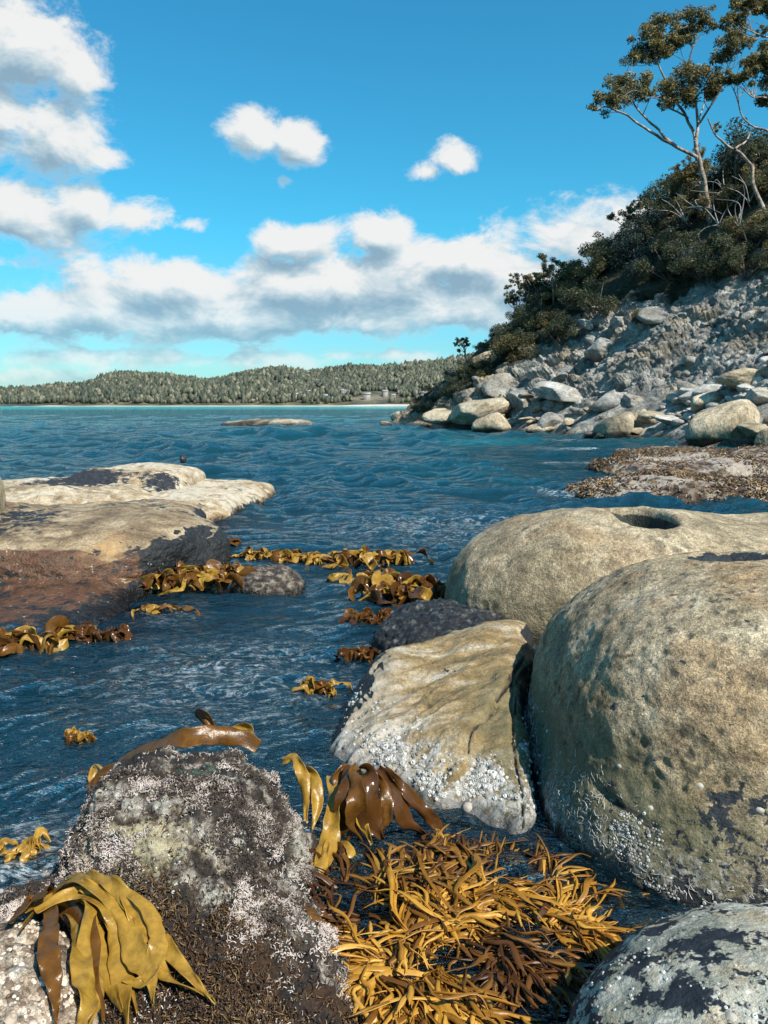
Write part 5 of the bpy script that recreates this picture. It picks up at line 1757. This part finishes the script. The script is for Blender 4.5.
def kelp(name, label, fronds, mat, seed, group=None, th=0.004, per=9, cat='kelp', ruffle=0.16, freq=3.0, cross=6, sub=True, base=None):
    """fronds: (width, [points], kwargs) in world space; each frond is a part of the plant."""
    rng = np.random.default_rng(seed)
    b = np.array(base if base is not None else fronds[0][1][0])
    o = empty(name, b)
    tag(o, label, cat, group)
    for fr in fronds:
        w, pts = fr[0], fr[1]
        kw = dict(ruffle=ruffle, freq=freq, cross=cross)
        if len(fr) > 2: kw.update(fr[2])
        m_ = kw.pop('mat', mat)
        Q = catmull(np.array(pts), per)
        V, F = ribbon(Q - b, w, rng, **kw)
        f = link('frond', make_mesh('frond', V, F, mats=[m_]), parent=o)
        solid(f, th)
        if sub:
            md = f.modifiers.new('smooth', 'SUBSURF'); md.levels = 1; md.render_levels = 1
    return o


# golden kelp hanging over the pale rock in the lower left corner
def L(*pp, lift=0.02, arch=()):
    out = []
    for i, (x, y) in enumerate(pp):
        q = lay(x, y, lift)
        out.append(q)
    return out


def lifted(pts, hs):
    return [p + np.array([0, 0, h]) for p, h in zip(pts, hs)]


def hang(pp, hs):
    return lifted(L(*pp, lift=0.012), hs)


_r = random.Random(4)
K1 = []
TIPS = [((30, 905), (75, 884), (112, 899), (150, 932), (178, 975), (205, 1012)), ((25, 915), (62, 897), (96, 912), (113, 955), (116, 1000), (126, 1040)),
        ((20, 920), (55, 908), (80, 925), (88, 965), (92, 1005), (88, 1045)), ((30, 930), (50, 921), (63, 950), (66, 990), (72, 1040)),
        ((40, 900), (82, 893), (121, 922), (138, 955), (152, 990), (160, 1018)), ((60, 890), (95, 881), (122, 903), (142, 930), (162, 962), (180, 982)),
        ((92, 883), (106, 893), (124, 925), (142, 946), (160, 975), (196, 1000)), ((10, 935), (35, 905), (62, 892), (92, 904), (126, 942), (132, 980)),
        ((5, 930), (30, 917), (52, 914), (76, 935), (84, 975), (106, 1035)), ((96, 898), (128, 922), (147, 950), (146, 975), (132, 1000), (118, 992)),
        ((12, 925), (35, 911), (57, 918), (52, 960), (50, 1000), (55, 1040)), ((22, 922), (48, 902), (74, 908), (104, 950), (106, 990), (112, 1030)),
        ((70, 905), (100, 910), (122, 940), (128, 975), (140, 1020)), ((50, 912), (70, 930), (76, 970), (78, 1010), (74, 1045)),
        ((86, 900), (112, 918), (132, 952), (150, 972), (158, 1000)), ((15, 928), (40, 918), (48, 940), (60, 975), (62, 1020)),
        ((64, 900), (90, 915), (98, 950), (112, 985), (132, 1025))]
for i, tp in enumerate(TIPS):
    if i in (3, 11, 14, 15): continue
    n_ = len(tp)
    hs = [0.008 + 0.018 * math.sin(math.pi * min(1, j / (n_ - 1) * 1.25)) * _r.uniform(.5, 1.3) + 0.004 * (i % 5) for j in range(n_)]
    ox_, oy_ = _r.uniform(-8, 12), _r.uniform(-5, 10)
    tp = [(x + ox_ * (1 - .4 * j / n_) + _r.uniform(-7, 7) * (j > 0), y + oy_ * (1 - .6 * j / n_) + _r.uniform(-6, 6)) for j, (x, y) in enumerate(tp)]
    K1.append((_r.uniform(.034, .078), hang(tp, hs), dict(mat=AMBER if i in (8, 10, 15) else GOLD, twist=_r.uniform(-.9, .9), tip=.12, ruffle=_r.uniform(.14, .34), freq=_r.uniform(2, 5), fold=_r.uniform(.03, .14), up=(_r.uniform(-.4, .4), -.3, 1))))
kelp('bull_kelp', 'golden bull kelp with broad straps drooping over the pale rock in the lower left corner', K1, GOLD, 1, 'kelp on the near rocks', 0.003, ruffle=0.10)

# amber frond lying over the back of the crusted rock
def W(*pp):
    return [at(x, y, z=z) for x, y, z in pp]


kelp('bull_kelp', 'amber kelp frond draped along the back of the crusted rock, tip curled up', [
    (0.085, [at(258, 748, z=.27), at(240, 738, z=.31), at(215, 733, z=.34), at(188, 738, z=.335), at(165, 743, z=.30), at(140, 752, z=.23), at(118, 768, z=.14), at(100, 776, z=.09), at(90, 792, z=.03)], dict(up=(0.2, -0.7, 0.7), root=.7, ruffle=.20, freq=3.0, fold=.05)),
    (0.05, [at(215, 735, z=.27), at(205, 722, z=.31), at(198, 714, z=.33), at(206, 716, z=.36), at(216, 728, z=.31)], dict(up=(0, -1, .2))),
    (0.045, [at(225, 735, z=.27), at(238, 728, z=.29), at(250, 730, z=.29), at(246, 742, z=.26)], dict(up=(0, -1, .3), mat=GOLD)),
    (0.05, [at(150, 755, z=.12), at(120, 770, z=.08), at(100, 772, z=.06), at(92, 790, z=.03), at(105, 800, z=.02)], dict(mat=AMBER)),
    (0.04, [at(110, 775, z=.07), at(96, 765, z=.09), at(93, 778, z=.05), at(100, 790, z=.02)], dict(mat=GOLD))],
    AMBER, 2, 'kelp on the near rocks', 0.003, ruffle=.22)

# kelp hanging in the gap between the crusted rock and the slab
G_ = lambda *pp: [at(x, y, z=z) for x, y, z in pp]
kelp('bull_kelp', 'golden and brown kelp hanging between the crusted rock and the tilted slab', [
    (0.050, G_((282, 762, .22), (292, 758, .25), (302, 770, .23), (306, 795, .16), (306, 825, .10)), dict(mat=GOLD, up=(0, -1, .4))),
    (0.050, G_((305, 768, .22), (313, 775, .22), (318, 800, .15), (312, 830, .08)), dict(mat=GOLD, up=(0, -1, .4))),
    (0.075, G_((330, 775, .16), (334, 790, .16), (332, 815, .11), (330, 842, .06), (318, 870, .03), (306, 905, .02)), dict(mat=GOLD, up=(0, -1, .5))),
    (0.050, G_((328, 840, .06), (322, 862, .05), (305, 875, .03), (294, 892, .02)), dict(mat=GOLD)),
    (0.085, G_((352, 768, .20), (350, 775, .22), (346, 795, .18), (344, 820, .09), (340, 838, .03)), dict(mat=BROWN, up=(0, -1, .3))),
    (0.100, G_((365, 770, .22), (368, 776, .24), (368, 800, .18), (372, 822, .09), (382, 838, .03)), dict(mat=BROWN, up=(0, -1, .3))),
    (0.080, G_((358, 765, .22), (354, 775, .24), (358, 800, .18), (354, 825, .08), (362, 840, .02)), dict(mat=AMBER, up=(0, -1, .3))),
    (0.070, G_((378, 768, .22), (388, 780, .20), (398, 800, .14), (408, 822, .06), (425, 835, .0)), dict(mat=BROWN, up=(0, -1, .4))),
    (0.055, G_((385, 768, .22), (402, 785, .18), (420, 808, .10), (436, 822, .04), (445, 838, -.02)), dict(mat=BROWN, up=(0, -1, .4))),
    (0.045, G_((340, 842, .05), (350, 850, .05), (352, 865, .02), (344, 880, .0)), dict(mat=GOLD)),
    (0.060, G_((345, 766, .20), (338, 778, .18), (342, 800, .13), (352, 822, .07), (348, 842, .01)), dict(mat=AMBER, up=(.3, -1, .2))),
    (0.055, G_((372, 766, .21), (384, 790, .18), (386, 815, .10), (376, 838, .02)), dict(mat=AMBER, up=(-.2, -1, .2))),
    (0.045, G_((360, 768, .21), (366, 795, .18), (362, 820, .10), (372, 845, .02)), dict(mat=GOLD, up=(.2, -1, .2))),
    (0.045, G_((335, 775, .18), (345, 768, .20), (352, 785, .17), (350, 800, .12)), dict(mat=AMBER, up=(0, -1, .3)))],
    BROWN, 3, 'kelp on the near rocks', 0.003, ruffle=0.3, freq=4.0)


def heap(label, px, py, wpx, hpx, seed, mats, nf=7, wid=0.13, z=0.05, group='kelp heaps at the water surface', freq=3.0):
    """A knot of curling fronds riding at the surface."""
    rng = np.random.default_rng(seed)
    c = at(px, py, z=0.0) + np.array([0, 0, 0.02])
    k = math.hypot(c[1], CAM_H) / FPX
    a, b = wpx / 2 * k * 1.25, hpx / 2 * k * 2.2
    zz = hpx * k * 0.36
    fr = []
    for i in range(int(nf * 4.0)):
        st = c + np.array([rng.uniform(-.95, .95) * a, rng.uniform(-.6, .6) * b, 0.0])
        an = rng.uniform(0, 6.28)
        ln = a * rng.uniform(.35, .9)
        dv = np.array([math.cos(an) * ln, math.sin(an) * ln * .7, 0])
        sv = np.array([-dv[1], dv[0], 0]) * rng.normal() * .4
        pts = [st + np.array([0, 0, -0.03]), st + dv * .25 + np.array([0, 0, zz * rng.uniform(.4, 1.0)]), st + dv * .5 + sv * .5 + np.array([0, 0, zz * rng.uniform(.2, 1.1)]),
               st + dv * .8 + sv + np.array([0, 0, zz * rng.uniform(.1, .8)]), st + dv * 1.05 + sv * .6 + np.array([0, 0, zz * rng.uniform(-.1, .35)]), st + dv * 1.2 + np.array([0, 0, -0.03])]
        fr.append((wid * rng.uniform(.22, .6), pts, dict(mat=mats[i % len(mats)], up=(rng.normal() * .4, rng.normal() * .4, rng.uniform(.4, 1)), ruffle=rng.uniform(.25, .6), twist=rng.uniform(-2.5, 2.5), fold=rng.uniform(.1, .4))))
    return kelp('kelp_clump', label, fr, mats[0], seed, group, 0.0035, 8, freq=freq, base=c)


heap('golden kelp heap against the right end of the brown shelf', 190, 584, 70, 36, 21, [GOLD, AMBER, AMBER], 10, 0.19)
heap('amber kelp heap between the golden heap and the mussel mound', 226, 577, 36, 18, 22, [AMBER, BROWN, GOLD], 6, 0.15)
heap('small brown kelp heap behind the shelf end near the white shelf', 226, 545, 26, 12, 23, [AMBER, BROWN], 6, 0.16)
heap('long thin golden kelp heap above and right of the mussel mound', 275, 558, 44, 11, 24, [GOLD, AMBER], 7, 0.15)
heap('short golden kelp heap next to the long thin one', 305, 562, 30, 12, 25, [GOLD, GOLD, AMBER], 6, 0.15)
heap('largest golden kelp heap in the middle of the channel', 368, 563, 56, 22, 26, [GOLD, AMBER, GOLD, BROWN], 10, 0.20)
heap('golden kelp fringe just in front of the largest heap', 374, 580, 40, 12, 27, [GOLD, AMBER], 7, 0.14)
heap('dark golden kelp heap behind the tilted slab', 404, 598, 62, 34, 28, [AMBER, BROWN, GOLD], 11, 0.2)
heap('brown kelp heap left of the slab, under the dark golden heap', 372, 624, 36, 20, 29, [BROWN, AMBER], 7, 0.13)
heap('small brown kelp knot in the water left of the slab', 360, 658, 20, 14, 30, [BROWN, BROWN, AMBER], 5, 0.10)
heap('single floating kelp scrap in the middle of the channel', 318, 692, 38, 14, 31, [GOLD, AMBER], 4, 0.09)
heap('orange brown kelp heap below the brown shelf at the left edge', 22, 650, 62, 34, 32, [AMBER, BROWN, AMBER, GOLD], 10, 0.17)
heap('black brown kelp knot under the barnacled corner of the brown shelf', 92, 640, 46, 24, 33, [BROWN, BROWN], 9, 0.12)
heap('small kelp scrap floating left of the amber frond', 80, 742, 22, 8, 34, [GOLD, AMBER], 3, 0.07)
heap('olive kelp scrap in the water at the left edge', 15, 858, 40, 20, 35, [GOLD, GOLD], 4, 0.07)
heap('pale kelp streak floating off the barnacled corner of the brown shelf', 160, 612, 50, 8, 36, [GOLD, AMBER], 3, 0.10)


# golden strap weed in the clear pool
def strap_clump(label, px, py, seed, n, rad, lng, flow, tone, zc=0.0, z0=-0.01):
    rng = np.random.default_rng(seed)
    c = at(px, py, z=zc)
    acc = Acc()
    tuft = []
    for i in range(n):
        if i % 7 == 0:                               # blades spring from the rock in small tufts
            a = rng.uniform(0, 6.28); r = rad * math.sqrt(rng.random())
            t0 = np.array([r * math.cos(a), r * math.sin(a) * 0.8, z0 + rng.uniform(-.05, .03)])
            td = np.array([math.cos(flow), math.sin(flow), 0]) * rng.uniform(.6, 1.3) + rng.normal(size=3) * np.array([.6, .6, 0])
            tl, tr, tc = lng * rng.uniform(.55, 1.3), rng.uniform(.0, .5), rng.normal() * .3
        st = t0 + rng.normal(size=3) * .006
        dr_ = td + rng.normal(size=3) * np.array([.28, .28, 0])
        dr_ /= np.linalg.norm(dr_)
        Ln = tl * rng.uniform(.5, 1.2)
        rise = tr + rng.uniform(-.06, .14)
        sd_ = np.cross(dr_, (0, 0, 1))
        cv = (tc + rng.normal() * .16) * Ln
        wv_ = rng.normal() * .05 * Ln
        p1 = st + dr_ * Ln * .28 + sd_ * wv_ + np.array([0, 0, Ln * .32 * rise])
        p2 = st + dr_ * Ln * .55 + sd_ * (cv * .35 - wv_) + np.array([0, 0, Ln * (.44 * rise + .01)])
        p25 = st + dr_ * Ln * .8 + sd_ * (cv * .75 + wv_) + np.array([0, 0, Ln * (.40 * rise - .01)])
        p3 = st + dr_ * Ln * .98 + sd_ * cv * 1.2 + np.array([0, 0, Ln * (.26 * rise - .05)])
        Q = catmull([st, p1, p2, p25, p3], 4)
        wd = float(np.clip(rng.gamma(6.0, .0022), .006, .022))
        V, F = ribbon(Q, wd, rng, ruffle=0.03, up=(rng.normal() * .5, rng.normal() * .5, 1), cross=2, fold=.25, tip=.06, root=.45, twist=rng.normal() * 1.2)
        acc.add(V, F)
        if rng.random() < .55:                       # forked tip
            q0 = Q[int(len(Q) * .55)]
            d2 = dr_ + np.cross(dr_, (0, 0, 1)) * rng.choice([-.5, .5]) + np.array([0, 0, .2])
            d2 /= np.linalg.norm(d2)
            Q2 = catmull([q0, q0 + d2 * Ln * .22, q0 + d2 * Ln * .42 - np.array([0, 0, .01])], 4)
            V, F = ribbon(Q2, wd * .8, rng, ruffle=0.02, up=(rng.normal() * .4, rng.normal() * .4, 1), cross=2, fold=.2, tip=.06, root=.7)
            acc.add(V, F)
    o = link('strap_weed', acc.mesh('strap_weed', [STRAPS[tone]]), c)
    solid(o, 0.0015)
    tag(o, label, 'seaweed', 'golden strap weed in the pool')
    return o


for (px, py, n, rad, lng, fl, tone, lab) in (
        (345, 880, 90, .11, .22, 2.6, 0, 'brown strap weed fanning out beside the foot of the crusted rock'),
        (395, 905, 120, .12, .22, 0.9, 1, 'strap weed tuft in the middle left of the pool'),
        (370, 960, 120, .12, .22, 3.6, 2, 'golden strap weed tuft curling left in the lower pool'),
        (420, 990, 130, .12, .24, 4.6, 2, 'bright golden strap weed at the bottom of the photo'),
        (440, 935, 120, .11, .22, 1.6, 2, 'upright golden strap weed in the centre of the pool'),
        (455, 885, 110, .12, .20, 1.3, 1, 'strap weed under the barnacled foot of the tilted slab'),
        (500, 890, 110, .11, .20, 1.0, 1, 'strap weed tuft near the crevice between slab and largest boulder'),
        (540, 910, 120, .11, .20, 0.3, 2, 'golden strap weed pushed up against the largest boulder'),
        (575, 925, 110, .10, .18, 0.0, 2, 'broad golden strap weed tuft left of the small one nearest the blotched boulder'),
        (500, 940, 80, .10, .20, 5.6, 0, 'brown strap weed trailing towards the dark water by the spotted boulder'),
        (470, 910, 90, .10, .20, 0.6, 2, 'bright golden strap weed filling the gap in the middle right of the pool'),
        (562, 893, 90, .09, .17, 0.5, 1, 'short mixed strap weed in the narrow water under the crusted foot of the largest boulder'),
        (596, 938, 90, .08, .15, 0.2, 2, 'small golden strap weed tuft nearest the black blotched boulder'),
        (520, 965, 80, .09, .18, 4.9, 0, 'dark brown strap weed sunk low in the water beside the blotched boulder'),
        (340, 925, 60, .10, .22, 3.0, 0, 'long strap weed blades lying towards the crusted rock')):
    strap_clump(lab, px, py, int(px + py), int(n * 2.3), rad, lng, fl, tone)
# the submerged ledge the strap weed grows on
rock('weed_ledge', (0.22, 1.95, -0.22), (0.72, 0.55, 0.20), lambda P: superell(P, (0.22, 1.95, -0.24), (0.70, 0.55, 0.19), 2.4, -0.2), 6,
     lambda P, N: 0.05 * fbm(P * 4, 4, 700) + 0.02 * lumps(P, 24, 701), BED, 'submerged dark ledge under the golden strap weed')

# low weed tufts on the reef ledges
M_TUFT = plain_mat('reef_weed', [(0.0, (0.012, 0.008, 0.008)), (0.35, (0.05, 0.028, 0.016)), (0.65, (0.13, 0.07, 0.022)), (0.85, (0.30, 0.17, 0.035)), (1.0, (0.42, 0.36, 0.28))], island=True, rough=0.4)
for lab, cnt in (('nearest weed covered reef ledge just beyond the boulder with the rock pool', 5000), ('middle weed covered reef ledge between the boulder beach and the nearest ledge', 3000),
                 ('farthest weed covered reef ledge close under the big beach boulders', 2600)):
    o, P, N, F_, A_, base = ROCKS[lab]
    wgt = (P[:, 2] > -0.02) * (N[:, 2] > 0) * (0.1 + sstep(-0.15, 0.3, vnoise(P * 1.1, 710)))
    V, F = worms(P, N, pick(wgt, cnt, 711), 0.10, 0.014, 712, base, 0.7, 0.6)
    b = link('weed_cover', make_mesh('weed_cover', V, F, mats=[M_TUFT]), parent=o); b['kind'] = 'stuff'
